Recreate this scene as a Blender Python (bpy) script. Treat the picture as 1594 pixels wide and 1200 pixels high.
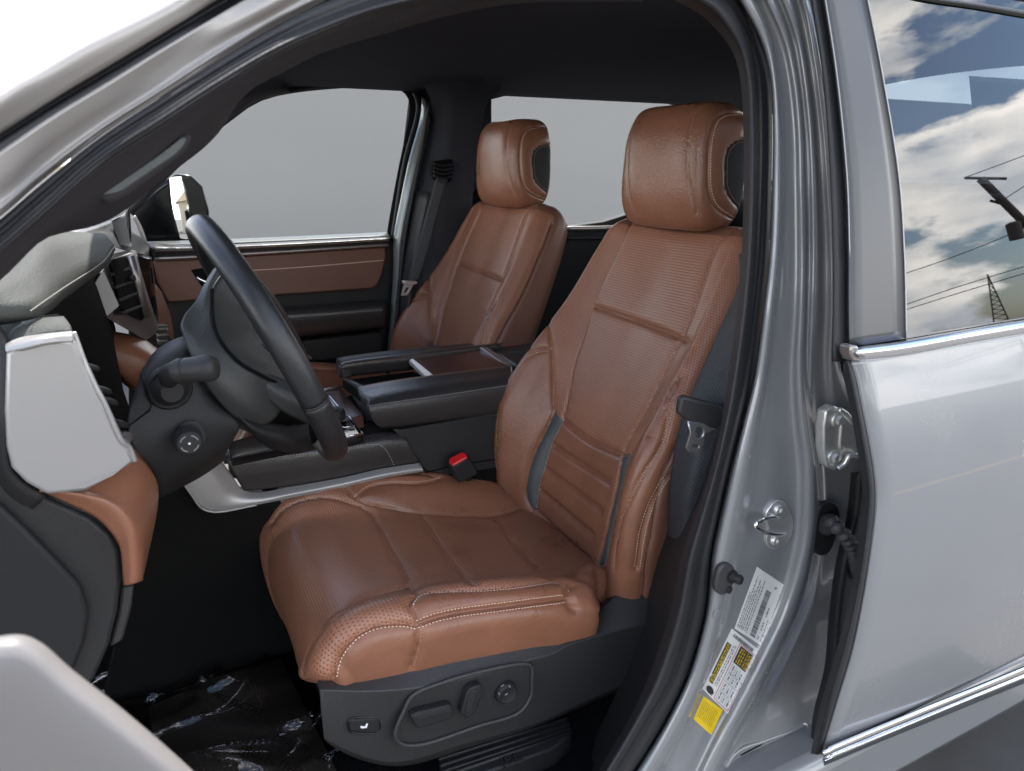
import bpy, bmesh, math, random
import numpy as np
from mathutils import Vector, Matrix, noise
from mathutils.bvhtree import BVHTree
from mathutils.kdtree import KDTree
random.seed(7)
for o in list(bpy.data.objects): bpy.data.objects.remove(o)
scene = bpy.context.scene
COL = scene.collection
R_ = math.radians

# ------------------------------------------------------------------ camera
CAMZ = 1.55
cam_d = bpy.data.cameras.new('camera'); cam = bpy.data.objects.new('camera', cam_d); COL.objects.link(cam)
scene.camera = cam
FPX = 1130.0; YAW = R_(27.3); PIT = R_(16.7)
Fw = Vector((math.sin(YAW)*math.cos(PIT), math.cos(YAW)*math.cos(PIT), -math.sin(PIT)))
Rt = Vector((math.cos(YAW), -math.sin(YAW), 0.0))
Up = Rt.cross(Fw)
cam.location = (0, 0, CAMZ)
cam.rotation_euler = Fw.to_track_quat('-Z', 'Y').to_euler()
cam_d.sensor_width = 36.0; cam_d.lens = FPX/1594*36.0
cam_d.clip_start = 0.02; cam_d.clip_end = 3000
cam_d.dof.use_dof = True; cam_d.dof.focus_distance = 1.45; cam_d.dof.aperture_fstop = 8.0

# ------------------------------------------------------------------ world and sun
SUN_EL = R_(66); SUN_AZ = R_(36)       # azimuth from +y (passenger side) towards +x (rear of the truck)
sun_dir = Vector((math.sin(SUN_AZ)*math.cos(SUN_EL), math.cos(SUN_AZ)*math.cos(SUN_EL), math.sin(SUN_EL)))
w = bpy.data.worlds.new('World'); scene.world = w; w.use_nodes = True
nt = w.node_tree; nt.nodes.clear()
def nd(t, typ, **k):
    n = t.nodes.new(typ)
    for a, b in k.items():
        if a.startswith('_'): setattr(n, a[1:], b)
        else: n.inputs[a.replace('__', ' ')].default_value = b
    return n
out = nd(nt, 'ShaderNodeOutputWorld'); bg = nd(nt, 'ShaderNodeBackground'); bg.inputs['Strength'].default_value = 0.11
sky = nd(nt, 'ShaderNodeTexSky'); sky.sky_type = 'NISHITA'; sky.sun_disc = False
sky.sun_elevation = SUN_EL; sky.sun_rotation = math.atan2(sun_dir.x, sun_dir.y)
sky.air_density = 1.0; sky.dust_density = 1.6; sky.ozone_density = 1.0
tc = nd(nt, 'ShaderNodeTexCoord'); mp = nd(nt, 'ShaderNodeMapping'); mp.inputs['Scale'].default_value = (1, 1, 2.4)
mp.inputs['Location'].default_value = (3.1, 2.2, 0.9)
n1 = nd(nt, 'ShaderNodeTexNoise'); n1.inputs['Scale'].default_value = 2.3; n1.inputs['Detail'].default_value = 9; n1.inputs['Roughness'].default_value = 0.56
n2 = nd(nt, 'ShaderNodeTexNoise'); n2.inputs['Scale'].default_value = 6.0; n2.inputs['Detail'].default_value = 6
sep = nd(nt, 'ShaderNodeSeparateXYZ')
nt.links.new(tc.outputs['Generated'], mp.inputs['Vector']); nt.links.new(mp.outputs[0], n1.inputs['Vector']); nt.links.new(mp.outputs[0], n2.inputs['Vector'])
nt.links.new(tc.outputs['Generated'], sep.inputs[0])
fall = nd(nt, 'ShaderNodeMapRange'); fall.inputs[1].default_value = 0.0; fall.inputs[2].default_value = 0.62; fall.inputs[3].default_value = 0.11; fall.inputs[4].default_value = -0.075
nt.links.new(sep.outputs[2], fall.inputs[0])
ad = nd(nt, 'ShaderNodeMath'); ad.operation = 'ADD'; nt.links.new(n1.outputs[0], ad.inputs[0]); nt.links.new(fall.outputs[0], ad.inputs[1])
cr_ = nd(nt, 'ShaderNodeMapRange'); cr_.inputs[1].default_value = 0.515; cr_.inputs[2].default_value = 0.553; nt.links.new(ad.outputs[0], cr_.inputs[0])
ccol = nd(nt, 'ShaderNodeMix'); ccol.data_type = 'RGBA'
ccol.inputs[6].default_value = (6.6, 7.0, 7.6, 1); ccol.inputs[7].default_value = (15.0, 14.3, 13.4, 1)
cb = nd(nt, 'ShaderNodeMapRange'); cb.inputs[1].default_value = 0.36; cb.inputs[2].default_value = 0.6; nt.links.new(n2.outputs[0], cb.inputs[0])
nt.links.new(cb.outputs[0], ccol.inputs[0])
mx = nd(nt, 'ShaderNodeMix'); mx.data_type = 'RGBA'
nt.links.new(cr_.outputs[0], mx.inputs[0]); nt.links.new(sky.outputs[0], mx.inputs[6]); nt.links.new(ccol.outputs[2], mx.inputs[7])
nt.links.new(mx.outputs[2], bg.inputs['Color']); nt.links.new(bg.outputs[0], out.inputs['Surface'])
sl = bpy.data.lights.new('sun', 'SUN'); sl.energy = 2.6; sl.angle = R_(0.6); sl.color = (1.0, 0.95, 0.88)
so = bpy.data.objects.new('sun', sl); COL.objects.link(so); so.rotation_euler = sun_dir.to_track_quat('Z', 'Y').to_euler(); so.location = (0, 0, 8)
scene.view_settings.view_transform = 'Standard'; scene.view_settings.look = 'None'
scene.view_settings.exposure = 1.8; scene.view_settings.gamma = 1.0
scene.render.engine = 'CYCLES'

# ------------------------------------------------------------------ helpers
def rayd(px, py): return Fw + Rt*((px-797)/FPX) - Up*((py-600)/FPX)
O0 = Vector((0, 0, CAMZ))
def Y(px, py, y):
    d = rayd(px, py); return O0 + d*(y/d.y)
def X(px, py, x):
    d = rayd(px, py); return O0 + d*(x/d.x)
def Z(px, py, z):                      # z is relative to the camera height
    d = rayd(px, py); return O0 + d*(z/d.z)
def W(x, y, z): return Vector((x, y, CAMZ+z))
def V(p):
    return p if isinstance(p, Vector) else Y(*p)

def crv(pts, n, closed=False):
    """Catmull-Rom through pts, resampled to n points evenly by length"""
    P = [np.array(p, float) for p in pts]
    if len(P) == 2 and not closed:
        return [P[0] + (P[1]-P[0])*i/(n-1) for i in range(n)]
    m = len(P); dense = []
    segs = m if closed else m-1
    for i in range(segs):
        p1 = P[i]; p2 = P[(i+1) % m]
        p0 = P[(i-1) % m] if (closed or i > 0) else 2*p1-p2
        p3 = P[(i+2) % m] if (closed or i < m-2) else 2*p2-p1
        d1 = max(np.linalg.norm(p2-p1), 1e-9)**.5; d0 = max(np.linalg.norm(p1-p0), 1e-9)**.5; d2 = max(np.linalg.norm(p3-p2), 1e-9)**.5
        m1 = (p2-p1) + ((p1-p0)/d0 - (p2-p0)/(d0+d1))*d1
        m2 = (p2-p1) + ((p3-p2)/d2 - (p3-p1)/(d1+d2))*d1
        for k in range(12):
            t = k/12; t2 = t*t; t3 = t2*t
            dense.append((2*t3-3*t2+1)*p1 + (t3-2*t2+t)*m1 + (-2*t3+3*t2)*p2 + (t3-t2)*m2)
    dense.append(P[0] if closed else P[-1])
    D = np.array(dense); L = np.concatenate([[0], np.cumsum(np.linalg.norm(np.diff(D, axis=0), axis=1))])
    tt = np.linspace(0, L[-1], n+1)[:-1] if closed else np.linspace(0, L[-1], n)
    return [np.array([np.interp(t, L, D[:, c]) for c in range(D.shape[1])]) for t in tt]
def vcrv(pts, n, closed=False): return [Vector(p) for p in crv([V(p) for p in pts], n, closed)]

def obj(name, me, m=None, parent=None, smooth=True):
    if isinstance(me, bmesh.types.BMesh):
        b = me; me = bpy.data.meshes.new(name); b.to_mesh(me); b.free()
    o = bpy.data.objects.new(name, me); COL.objects.link(o)
    if m is not None and not me.materials: me.materials.append(m)
    if smooth:
        for p in me.polygons: p.use_smooth = True
    if parent is not None:
        o.parent = parent; o.matrix_parent_inverse = parent.matrix_world.inverted() if parent.type != 'EMPTY' else Matrix.Translation(-parent.location)
    return o
def tag(o, label=None, cat=None, group=None, kind=None):
    if label: o['label'] = label
    if cat: o['category'] = cat
    if group: o['group'] = group
    if kind: o['kind'] = kind
    return o
def thing(name, label, cat, loc=(0, 0, 0), group=None):
    o = bpy.data.objects.new(name, None); o.empty_display_size = 0.05; COL.objects.link(o); o.location = loc
    return tag(o, label, cat, group)
def face_cam(bm, inv=False):
    bm.normal_update(); s = 0.0
    for f in bm.faces: s += f.normal.dot(O0 - f.calc_center_median())*f.calc_area()
    if (s < 0) != inv: bmesh.ops.reverse_faces(bm, faces=bm.faces[:])
def solid(o, t, off=-1.0):
    m = o.modifiers.new('thickness', 'SOLIDIFY'); m.thickness = t; m.offset = off; m.use_even_offset = False; return o
def bev(o, w_, seg=2, ang=35):
    m = o.modifiers.new('edge', 'BEVEL'); m.width = w_; m.segments = seg; m.limit_method = 'ANGLE'; m.angle_limit = R_(ang); m.harden_normals = False
    o.data.set_sharp_from_angle(angle=R_(50)) if hasattr(o.data, 'set_sharp_from_angle') else None
    return o
def grid_bm(G):
    bm = bmesh.new(); vs = [[bm.verts.new(p) for p in r] for r in G]
    uv = bm.loops.layers.uv.new('uv'); nr = len(G); nc = len(G[0])
    lu = [0]; lv = [0]
    for j in range(1, nc): lu.append(lu[-1] + (Vector(G[nr//2][j])-Vector(G[nr//2][j-1])).length)
    for i in range(1, nr): lv.append(lv[-1] + (Vector(G[i][nc//2])-Vector(G[i-1][nc//2])).length)
    for i in range(nr-1):
        for j in range(nc-1):
            f = bm.faces.new((vs[i][j], vs[i][j+1], vs[i+1][j+1], vs[i+1][j]))
            for l, (a, b) in zip(f.loops, ((i, j), (i, j+1), (i+1, j+1), (i+1, j))): l[uv].uv = (lu[b], lv[a])
    return bm
def loft(name, rails, m, parent=None, n=40, k=6, t=0.004, inv=False, linear=False):
    """a sheet through several rails (lists of (px,py,y) or points), given thickness away from the viewer side"""
    Rl = [vcrv(r, n) for r in rails]
    if linear: G = Rl
    else:
        cols = [crv([Rl[a][i] for a in range(len(Rl))], (len(Rl)-1)*k+1) for i in range(n)]
        G = [[Vector(cols[i][a]) for i in range(n)] for a in range(len(cols[0]))]
    bm = grid_bm(G); face_cam(bm, inv)
    o = obj(name, bm, m, parent)
    if t: solid(o, t)
    return o
def plate(name, pts, m, parent=None, d=(0, 0.01, 0), b=0.002, smooth_n=0, seg=2):
    """closed outline filled and extruded by vector d away from its front"""
    P = [V(p) for p in pts]
    if smooth_n: P = vcrv(P, smooth_n, True)
    d = Vector(d); bm = bmesh.new()
    a = [bm.verts.new(p) for p in P]; c = [bm.verts.new(p+d) for p in P]
    n = len(P)
    f1 = bm.faces.new(a); f2 = bm.faces.new(c[::-1])
    for i in range(n): bm.faces.new((a[i], c[i], c[(i+1) % n], a[(i+1) % n])[::1])
    bmesh.ops.recalc_face_normals(bm, faces=bm.faces[:])
    o = obj(name, bm, m, parent, smooth=False)
    if b:
        o = bev(o, b, seg)
        for p in o.data.polygons: p.use_smooth = True
        o.data.set_sharp_from_angle(angle=R_(60))
    return o
def frames(P):
    n = len(P); T = [(P[min(i+1, n-1)]-P[max(i-1, 0)]).normalized() for i in range(n)]
    u = T[0].orthogonal().normalized(); U = []
    for i in range(n):
        u = (u - T[i]*u.dot(T[i]));  u = u.normalized() if u.length > 1e-6 else T[i].orthogonal().normalized(); U.append(u)
    return T, U
def tube_bm(path, r, res=10, n=None, closed=False, prof=None, bm=None, caps=True):
    P = vcrv(path, n, closed) if n else [V(p) for p in path]
    bm = bm or bmesh.new(); T, Us = frames(P)
    rings = []
    for i, p in enumerate(P):
        b = T[i].cross(Us[i]); rr = r(i/(len(P)-1)) if callable(r) else r
        rings.append([bm.verts.new(p + (Us[i]*math.cos(a)+b*math.sin(a))*rr) for a in [2*math.pi*q/res for q in range(res)]])
    for i in range(len(P)-(0 if closed else 1)):
        A = rings[i]; B = rings[(i+1) % len(P)]
        for q in range(res): bm.faces.new((A[q], A[(q+1) % res], B[(q+1) % res], B[q]))
    if caps and not closed:
        bm.faces.new(rings[0][::-1]); bm.faces.new(rings[-1])
    return bm
def tube(name, path, r, m, parent=None, res=10, n=None, closed=False):
    return obj(name, tube_bm(path, r, res, n, closed), m, parent)
def lathe_bm(p, axis, prof, res=24, bm=None, up=None):
    """prof: list of (distance along axis, radius)"""
    p = Vector(p); axis = Vector(axis).normalized(); u = (up or axis.orthogonal()).normalized(); v = axis.cross(u)
    bm = bm or bmesh.new(); rings = []
    for t, r in prof:
        rings.append([bm.verts.new(p + axis*t + (u*math.cos(a)+v*math.sin(a))*max(r, 1e-5)) for a in [2*math.pi*q/res for q in range(res)]])
    for A, B in zip(rings, rings[1:]):
        for q in range(res): bm.faces.new((A[q], A[(q+1) % res], B[(q+1) % res], B[q]))
    bm.faces.new(rings[0][::-1]); bm.faces.new(rings[-1])
    bmesh.ops.recalc_face_normals(bm, faces=bm.faces[:])
    return bm
def lathe(name, p, axis, prof, m, parent=None, res=24):
    o = obj(name, lathe_bm(p, axis, prof, res), m, parent); o.data.set_sharp_from_angle(angle=R_(40)); return o
def box_bm(c, sx, sy, sz, M=None, bm=None):
    bm = bm or bmesh.new(); r = bmesh.ops.create_cube(bm, size=1.0)
    for v in r['verts']:
        q = Vector((v.co.x*sx, v.co.y*sy, v.co.z*sz)); v.co = Vector(c) + (M @ q if M else q)
    return bm
def box(name, c, s, m, parent=None, M=None, b=0.003, seg=2):
    o = obj(name, box_bm(c, *s, M=M), m, parent, smooth=False)
    if b:
        bev(o, b, seg)
        for p in o.data.polygons: p.use_smooth = True
    return o
def stitch_bm(pts, nrm, pitch=0.006, ln=0.0042, wd=0.0011, lift=0.0006, bm=None):
    """small thread stitches laid along a line of points with normals"""
    bm = bm or bmesh.new()
    P = [Vector(p) for p in pts]; L = [0]
    for a, b in zip(P, P[1:]): L.append(L[-1]+(b-a).length)
    if L[-1] < 1e-6: return bm
    k = int(L[-1]/pitch); j = 0
    for i in range(k):
        s = (i+.5)*pitch
        while j < len(L)-2 and L[j+1] < s: j += 1
        f = (s-L[j])/max(L[j+1]-L[j], 1e-9); p = P[j].lerp(P[j+1], f); n = Vector(nrm[j]).normalized()
        t = (P[j+1]-P[j]).normalized(); b = n.cross(t).normalized()
        c = p + n*lift
        vs = []
        for dt, db, dn in ((-.5, 0, -.3), (-.2, .5, .2), (-.2, -.5, .2), (.2, .5, .2), (.2, -.5, .2), (.5, 0, -.3), (0, 0, .6)):
            vs.append(bm.verts.new(c + t*dt*ln + b*db*wd + n*dn*wd))
        for q in ((0, 2, 6), (0, 6, 1), (1, 6, 3), (2, 4, 6), (3, 6, 5), (4, 5, 6)):
            bm.faces.new([vs[z] for z in q])
    return bm

# ------------------------------------------------------------------ materials
def mat(name, col, rough=0.5, metal=0.0, grain=None, gs=0.1, var=0.0, vs=8.0, spec=0.5, coat=0.0, coatr=0.05, rv=0.0):
    """principled; grain = noise scale of a fine bump (object metres), gs = its strength; var = colour mottling"""
    m = bpy.data.materials.new(name); m.use_nodes = True; t = m.node_tree; b = t.nodes['Principled BSDF']
    b.inputs['Base Color'].default_value = (*col, 1); b.inputs['Roughness'].default_value = rough; b.inputs['Metallic'].default_value = metal
    b.inputs['Specular IOR Level'].default_value = spec; b.inputs['Coat Weight'].default_value = coat; b.inputs['Coat Roughness'].default_value = coatr
    c = nd(t, 'ShaderNodeTexCoord')
    if grain:
        v = nd(t, 'ShaderNodeTexVoronoi'); v.inputs['Scale'].default_value = grain; v.feature = 'SMOOTH_F1'
        n = nd(t, 'ShaderNodeTexNoise'); n.inputs['Scale'].default_value = grain*.35; n.inputs['Detail'].default_value = 4
        a = nd(t, 'ShaderNodeMath'); a.operation = 'ADD'
        t.links.new(c.outputs['Object'], v.inputs['Vector']); t.links.new(c.outputs['Object'], n.inputs['Vector'])
        t.links.new(v.outputs['Distance'], a.inputs[0]); t.links.new(n.outputs[0], a.inputs[1])
        bp = nd(t, 'ShaderNodeBump'); bp.inputs['Strength'].default_value = gs; bp.inputs['Distance'].default_value = 0.002
        t.links.new(a.outputs[0], bp.inputs['Height']); t.links.new(bp.outputs[0], b.inputs['Normal'])
    if var or rv:
        n = nd(t, 'ShaderNodeTexNoise'); n.inputs['Scale'].default_value = vs; n.inputs['Detail'].default_value = 7; n.inputs['Roughness'].default_value = .65
        t.links.new(c.outputs['Object'], n.inputs['Vector'])
        if var:
            r = nd(t, 'ShaderNodeMapRange'); r.inputs[1].default_value = .3; r.inputs[2].default_value = .7; r.inputs[3].default_value = 1-var; r.inputs[4].default_value = 1+var
            t.links.new(n.outputs[0], r.inputs[0])
            q = nd(t, 'ShaderNodeMix'); q.data_type = 'RGBA'; q.blend_type = 'MULTIPLY'; q.inputs[0].default_value = 1; q.inputs[6].default_value = (*col, 1)
            t.links.new(r.outputs[0], q.inputs[7]); t.links.new(q.outputs[2], b.inputs['Base Color'])
        if rv:
            r = nd(t, 'ShaderNodeMapRange'); r.inputs[1].default_value = .3; r.inputs[2].default_value = .7; r.inputs[3].default_value = max(rough-rv, .02); r.inputs[4].default_value = rough+rv
            t.links.new(n.outputs[0], r.inputs[0]); t.links.new(r.outputs[0], b.inputs['Roughness'])
    return m
def perf_mat(name, col, rough, pu, pv, rad, dark=.25, strength=.7, var=.08):
    """leather with rows of punched holes laid out on the uv (metres)"""
    m = mat(name, col, rough, grain=420, gs=.12, var=var, vs=9); t = m.node_tree; b = t.nodes['Principled BSDF']
    uv = nd(t, 'ShaderNodeUVMap'); uv.uv_map = 'uv'; s = nd(t, 'ShaderNodeSeparateXYZ'); t.links.new(uv.outputs[0], s.inputs[0])
    def M(op, a, c=None):
        q = nd(t, 'ShaderNodeMath'); q.operation = op
        for i, z in enumerate((a, c)):
            if z is None: continue
            if isinstance(z, (int, float)): q.inputs[i].default_value = z
            else: t.links.new(z, q.inputs[i])
        return q.outputs[0]
    v = M('DIVIDE', s.outputs[1], pv); row = M('FLOOR', v); fv = M('SUBTRACT', M('FRACT', v), .5)
    u = M('ADD', M('DIVIDE', s.outputs[0], pu), M('MULTIPLY', M('MODULO', row, 2.0), .5)); fu = M('SUBTRACT', M('FRACT', u), .5)
    d = M('SQRT', M('ADD', M('POWER', M('MULTIPLY', fu, pu), 2.0), M('POWER', M('MULTIPLY', fv, pv), 2.0)))
    hole = nd(t, 'ShaderNodeMapRange'); hole.inputs[1].default_value = rad*.55; hole.inputs[2].default_value = rad*1.15; t.links.new(d, hole.inputs[0])
    old = b.inputs['Base Color'].links[0].from_socket
    q = nd(t, 'ShaderNodeMix'); q.data_type = 'RGBA'; q.inputs[6].default_value = (*[c*dark for c in col], 1)
    t.links.new(hole.outputs[0], q.inputs[0]); t.links.new(old, q.inputs[7]); t.links.new(q.outputs[2], b.inputs['Base Color'])
    rows = nd(t, 'ShaderNodeMapRange'); rows.inputs[1].default_value = .5; rows.inputs[2].default_value = .15; t.links.new(M('ABSOLUTE', fv), rows.inputs[0])
    h = M('ADD', M('MULTIPLY', hole.outputs[0], .6), M('MULTIPLY', rows.outputs[0], -.22))
    bp = nd(t, 'ShaderNodeBump'); bp.inputs['Strength'].default_value = strength; bp.inputs['Distance'].default_value = .0012
    t.links.new(h, bp.inputs['Height']); t.links.new(b.inputs['Normal'].links[0].from_socket, bp.inputs['Normal']); t.links.new(bp.outputs[0], b.inputs['Normal'])
    return m
M = {}
BR = (0.255, 0.110, 0.064)
M['leather'] = mat('brown_leather', BR, .32, grain=260, gs=.22, var=.15, vs=9, rv=.08)
M['leather_side'] = mat('shade_darkened_brown_leather', (0.175, 0.078, 0.050), .42, grain=300, gs=.2, var=.06)  # brown leather with the shade of the seat flanks put into its colour
M['perf'] = perf_mat('perforated_brown_leather', (0.33, 0.148, 0.089), .34, .0056, .0060, .0013, dark=.34)
M['perf_fine'] = perf_mat('finely_perforated_brown_leather', (0.33, 0.148, 0.089), .31, .0048, .0052, .0011, dark=.34)
M['strip'] = mat('grey_green_leather', (0.075, 0.085, 0.085), .42, grain=260, gs=.2, var=.06)
M['thread'] = mat('tan_thread', (0.78, 0.58, 0.44), .7)
M['thread_grey'] = mat('grey_thread', (0.42, 0.40, 0.38), .7)
M['thread_dark'] = mat('brown_thread', (0.42, 0.24, 0.165), .7)
M['mesh_grey'] = mat('charcoal_fabric', (0.03, 0.033, 0.036), .8, grain=900, gs=.5)
M['blk'] = mat('black_grained_plastic', (0.024, 0.0235, 0.024), .5, grain=520, gs=.22, var=.08, rv=.05, spec=.35)
M['blk_soft'] = mat('black_soft_plastic', (0.017, 0.017, 0.018), .55, grain=700, gs=.2, spec=.32)
M['dark'] = mat('near_black_plastic', (0.006, 0.006, 0.006), .7, spec=.08)
M['shield'] = mat('charcoal_grained_plastic', (0.034, 0.033, 0.0335), .48, grain=620, gs=.3, var=.06, rv=.05)
M['blk_leather'] = mat('black_leather', (0.036, 0.033, 0.033), .31, grain=330, gs=.3, var=.08)
M['gloss_blk'] = mat('gloss_black_plastic', (0.006, 0.006, 0.007), .08)
M['screen'] = mat('screen_glass', (0.004, 0.004, 0.005), .06)
M['rubber_grey'] = mat('grey_rubber', (0.045, 0.045, 0.047), .5, var=.15, vs=30)
M['rubber'] = mat('black_rubber', (0.018, 0.018, 0.020), .55, grain=250, gs=.15, var=.12)
M['head'] = mat('charcoal_headliner_fabric', (0.048, 0.050, 0.060), .95, grain=1200, gs=.4, var=.05, spec=.1)
M['trim_dk'] = mat('dark_pillar_trim', (0.040, 0.037, 0.041), .7, grain=900, gs=.25, spec=.25)
M['carpet'] = mat('black_carpet', (0.008, 0.008, 0.009), 1.0, grain=330, gs=1.0, var=.4, vs=250, spec=.05)
M['satin'] = mat('satin_silver_plastic', (0.40, 0.392, 0.387), .36, metal=.45, var=.02)
M['satin_dk'] = mat('satin_smoke_silver', (0.36, 0.33, 0.32), .3, metal=.75)
M['chrome'] = mat('chrome', (0.82, 0.83, 0.85), .07, metal=1.0)
M['zinc'] = mat('zinc_plated_steel', (0.78, 0.78, 0.75), .34, metal=.8, var=.1, vs=60, rv=.08)
M['wood'] = mat('dark_wood_veneer', (0.085, 0.036, 0.028), .25, coat=.4)
M['red'] = mat('red_button_plastic', (0.62, 0.015, 0.02), .3)
M['white'] = mat('white_print', (0.8, 0.8, 0.8), .5)
M['grey_print'] = mat('grey_print', (0.25, 0.26, 0.27), .5)
# ------------------------------------------------------------------ seats
YC = 1.262
def interp_rows(tab, n, first=0):
    """tab rows of numbers -> n rows evenly spaced along columns (0,1) curve"""
    return crv([np.array(r, float) for r in tab], n)
class Skin:
    """a dense grid surface that can be ray-cast with photograph points, grooved along seams and split into panels"""
    def __init__(s, G, loopU, cut):
        s.G = [[Vector(p) for p in r] for r in G]; s.nr = len(G); s.nc = len(G[0])
        bm = grid_bm(s.G); s.verts = [p for r in s.G for p in r]
        s.quads = [(i*s.nc+j, i*s.nc+j+1, (i+1)*s.nc+j+1, (i+1)*s.nc+j) for i in range(s.nr-1) for j in range(s.nc-1)]
        s.bvh = BVHTree.FromPolygons(s.verts, s.quads); bm.free()
        s.seams = []; s.cut = cut
        N = np.array([[p[:] for p in r] for r in s.G]); du = np.gradient(N, axis=1); dv = np.gradient(N, axis=0)
        n = np.cross(du, dv); n /= np.maximum(np.linalg.norm(n, axis=2, keepdims=True), 1e-9); s.N = n; s.P = N
    def flip(s): s.N = -s.N
    def hit(s, px, py):
        d = rayd(px, py).normalized(); loc, nrm, idx, dist = s.bvh.ray_cast(O0, d)
        if loc is None:
            best = None
            for k in range(60):
                q = O0 + d*(.9+k*.02); l, nn, ii, ds = s.bvh.find_nearest(q)
                if best is None or ds < best[3]: best = (l, nn, ii, ds)
            loc, nrm, idx, dist = best
        return loc, idx
    def ij(s, idx): return (idx // (s.nc-1) + .5, idx % (s.nc-1) + .5)
    def line(s, pts, n=60, sharp=False, coarse=0):
        pp = [np.array(p, float) for p in pts]
        q = []
        if sharp:
            for a, b in zip(pp, pp[1:]): q += [a+(b-a)*k/12 for k in range(12)]
            q.append(pp[-1])
        else: q = crv(pp, n)
        if coarse: q = crv(pp, coarse)
        h = [s.hit(*p)[0] for p in q]
        if coarse: h = [Vector(p) for p in crv(h, n)]
        if not sharp:
            for _ in range(3):
                h = [h[0]] + [h[k]*.5+(h[k-1]+h[k+1])*.25 if (h[k+1]-h[k-1]).length < .05 else h[k] for k in range(1, len(h)-1)] + [h[-1]]
        e = [s.bvh.find_nearest(p) for p in h]
        return [x[0] for x in e], [s.ij(x[2]) for x in e]
    def seam(s, pts, depth=.0032, width=.0026, n=60, sharp=False, coarse=0):
        p, ij = s.line(pts, n, sharp, coarse); s.seams.append((p, depth, width, ij)); return p, ij
    def mirror(s, sm, depth=.0032, width=.0026):
        e = [s.bvh.find_nearest(Vector((p.x, 2*YC-p.y, p.z))) for p in sm[0]]
        P = [x[0] for x in e]; ij = [s.ij(x[2]) for x in e]; s.seams.append((P, depth, width, ij)); return P, ij
    def seam3d(s, P, depth=.0032, width=.0026): s.seams.append((P, depth, width, None))
    def normal_at(s, p):
        l, nn, idx, ds = s.bvh.find_nearest(p); i = idx // (s.nc-1); j = idx % (s.nc-1); return Vector(s.N[i][j])
    def displace(s, puff=.004, pr=.016, wr=.0012, wf=9.0, extra=None):
        pts = []
        for P, d, w_, _ in s.seams:
            for a, b in zip(P, P[1:]):
                L = (b-a).length; k = max(1, int(L/.002))
                if L > .06: continue
                for q in range(k): pts.append((a.lerp(b, q/k), d, w_))
        kd = KDTree(len(pts))
        for i, p in enumerate(pts): kd.insert(p[0], i)
        kd.balance(); D = np.zeros((s.nr, s.nc))
        for i in range(s.nr):
            for j in range(s.nc):
                co, k, dist = kd.find(s.G[i][j]); d, w_ = pts[k][1:]
                h = puff*(1-(1-min(1, dist/(pr*2.0)))**3) - d*math.exp(-(dist/w_)**2)
                p = s.G[i][j]
                h += wr*noise.noise(p*wf) + wr*.5*noise.noise(p*wf*2.7)
                if extra: h += extra(p, i, j)
                D[i, j] = h
        s.Q = s.P + s.N*D[:, :, None]
        s.qbvh = BVHTree.FromPolygons([Vector(q) for r in s.Q for q in r], s.quads)
    def on(s, P, off=0.0, side=0.0):
        """points of a line pushed onto the finished surface, shifted sideways by 'side'"""
        o = []; nn = []
        for k, p in enumerate(P):
            n = s.normal_at(p); t = (P[min(k+1, len(P)-1)]-P[max(k-1, 0)])
            t = t.normalized() if t.length > 1e-7 else Vector((0, 0, 1))
            q = p + n.cross(t)*side
            l, _, idx, ds = s.qbvh.find_nearest(q + n*.004); i = idx//(s.nc-1); j = idx % (s.nc-1)
            o.append(l + n*off); nn.append(n)
        return o, nn
    def build(s, regions, default, root):
        """regions: (name, material, polygon of ij, parent key, key)"""
        own = np.full((s.nr-1, s.nc-1), -1, int)
        ci = np.arange(s.nr-1)+.5; cj = np.arange(s.nc-1)+.5; JJ, II = np.meshgrid(cj, ci)
        for k, rg in enumerate(regions):
            pg = rg[2]
            if callable(pg): ins = pg(II, JJ)
            else:
                ins = np.zeros_like(II, bool); a = np.array(pg, float); b = np.roll(a, -1, axis=0)
                for (i0, j0), (i1, j1) in zip(a, b):
                    if i0 == i1: continue
                    c = ((i0 > II) != (i1 > II)) & (JJ < (j1-j0)*(II-i0)/(i1-i0)+j0); ins ^= c
            own[(own < 0) & ins] = k
        # uv in metres
        U = np.zeros((s.nr, s.nc)); U[:, 1:] = np.cumsum(np.linalg.norm(np.diff(s.P, axis=1), axis=2), axis=1)
        mid = s.nc//2; U -= U[:, mid:mid+1]
        Vv = np.zeros(s.nr); Vv[1:] = np.cumsum(np.linalg.norm(np.diff(s.P[:, mid], axis=0), axis=1))
        made = {}
        def emit(name, m, mask, parent):
            ids = np.argwhere(mask)
            if not len(ids): return None
            vm = {}; vs = []; fs = []; uvs = []
            for i, j in ids:
                f = []
                for a, b in ((i, j), (i, j+1), (i+1, j+1), (i+1, j)):
                    kx = (a, b)
                    if kx not in vm: vm[kx] = len(vs); vs.append(s.Q[a, b])
                    f.append(vm[kx]); uvs += [U[a, b], Vv[a]]
                fs.append(f)
            me = bpy.data.meshes.new(name); me.from_pydata([tuple(v) for v in vs], [], fs)
            l = me.uv_layers.new(name='uv'); l.data.foreach_set('uv', uvs)
            return obj(name, me, m, parent)
        made['base'] = emit(default[0], default[1], own < 0, root)
        for k, rg in enumerate(regions):
            made[rg[4]] = emit(rg[0], rg[1], own == k, made['base'])
        return made

driver_seat = thing('driver_seat', 'brown perforated leather bucket seat nearest the open doorway, with power switches on its side', 'car seat', W(.55, YC, -1.0), 'front bucket seats')

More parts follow.
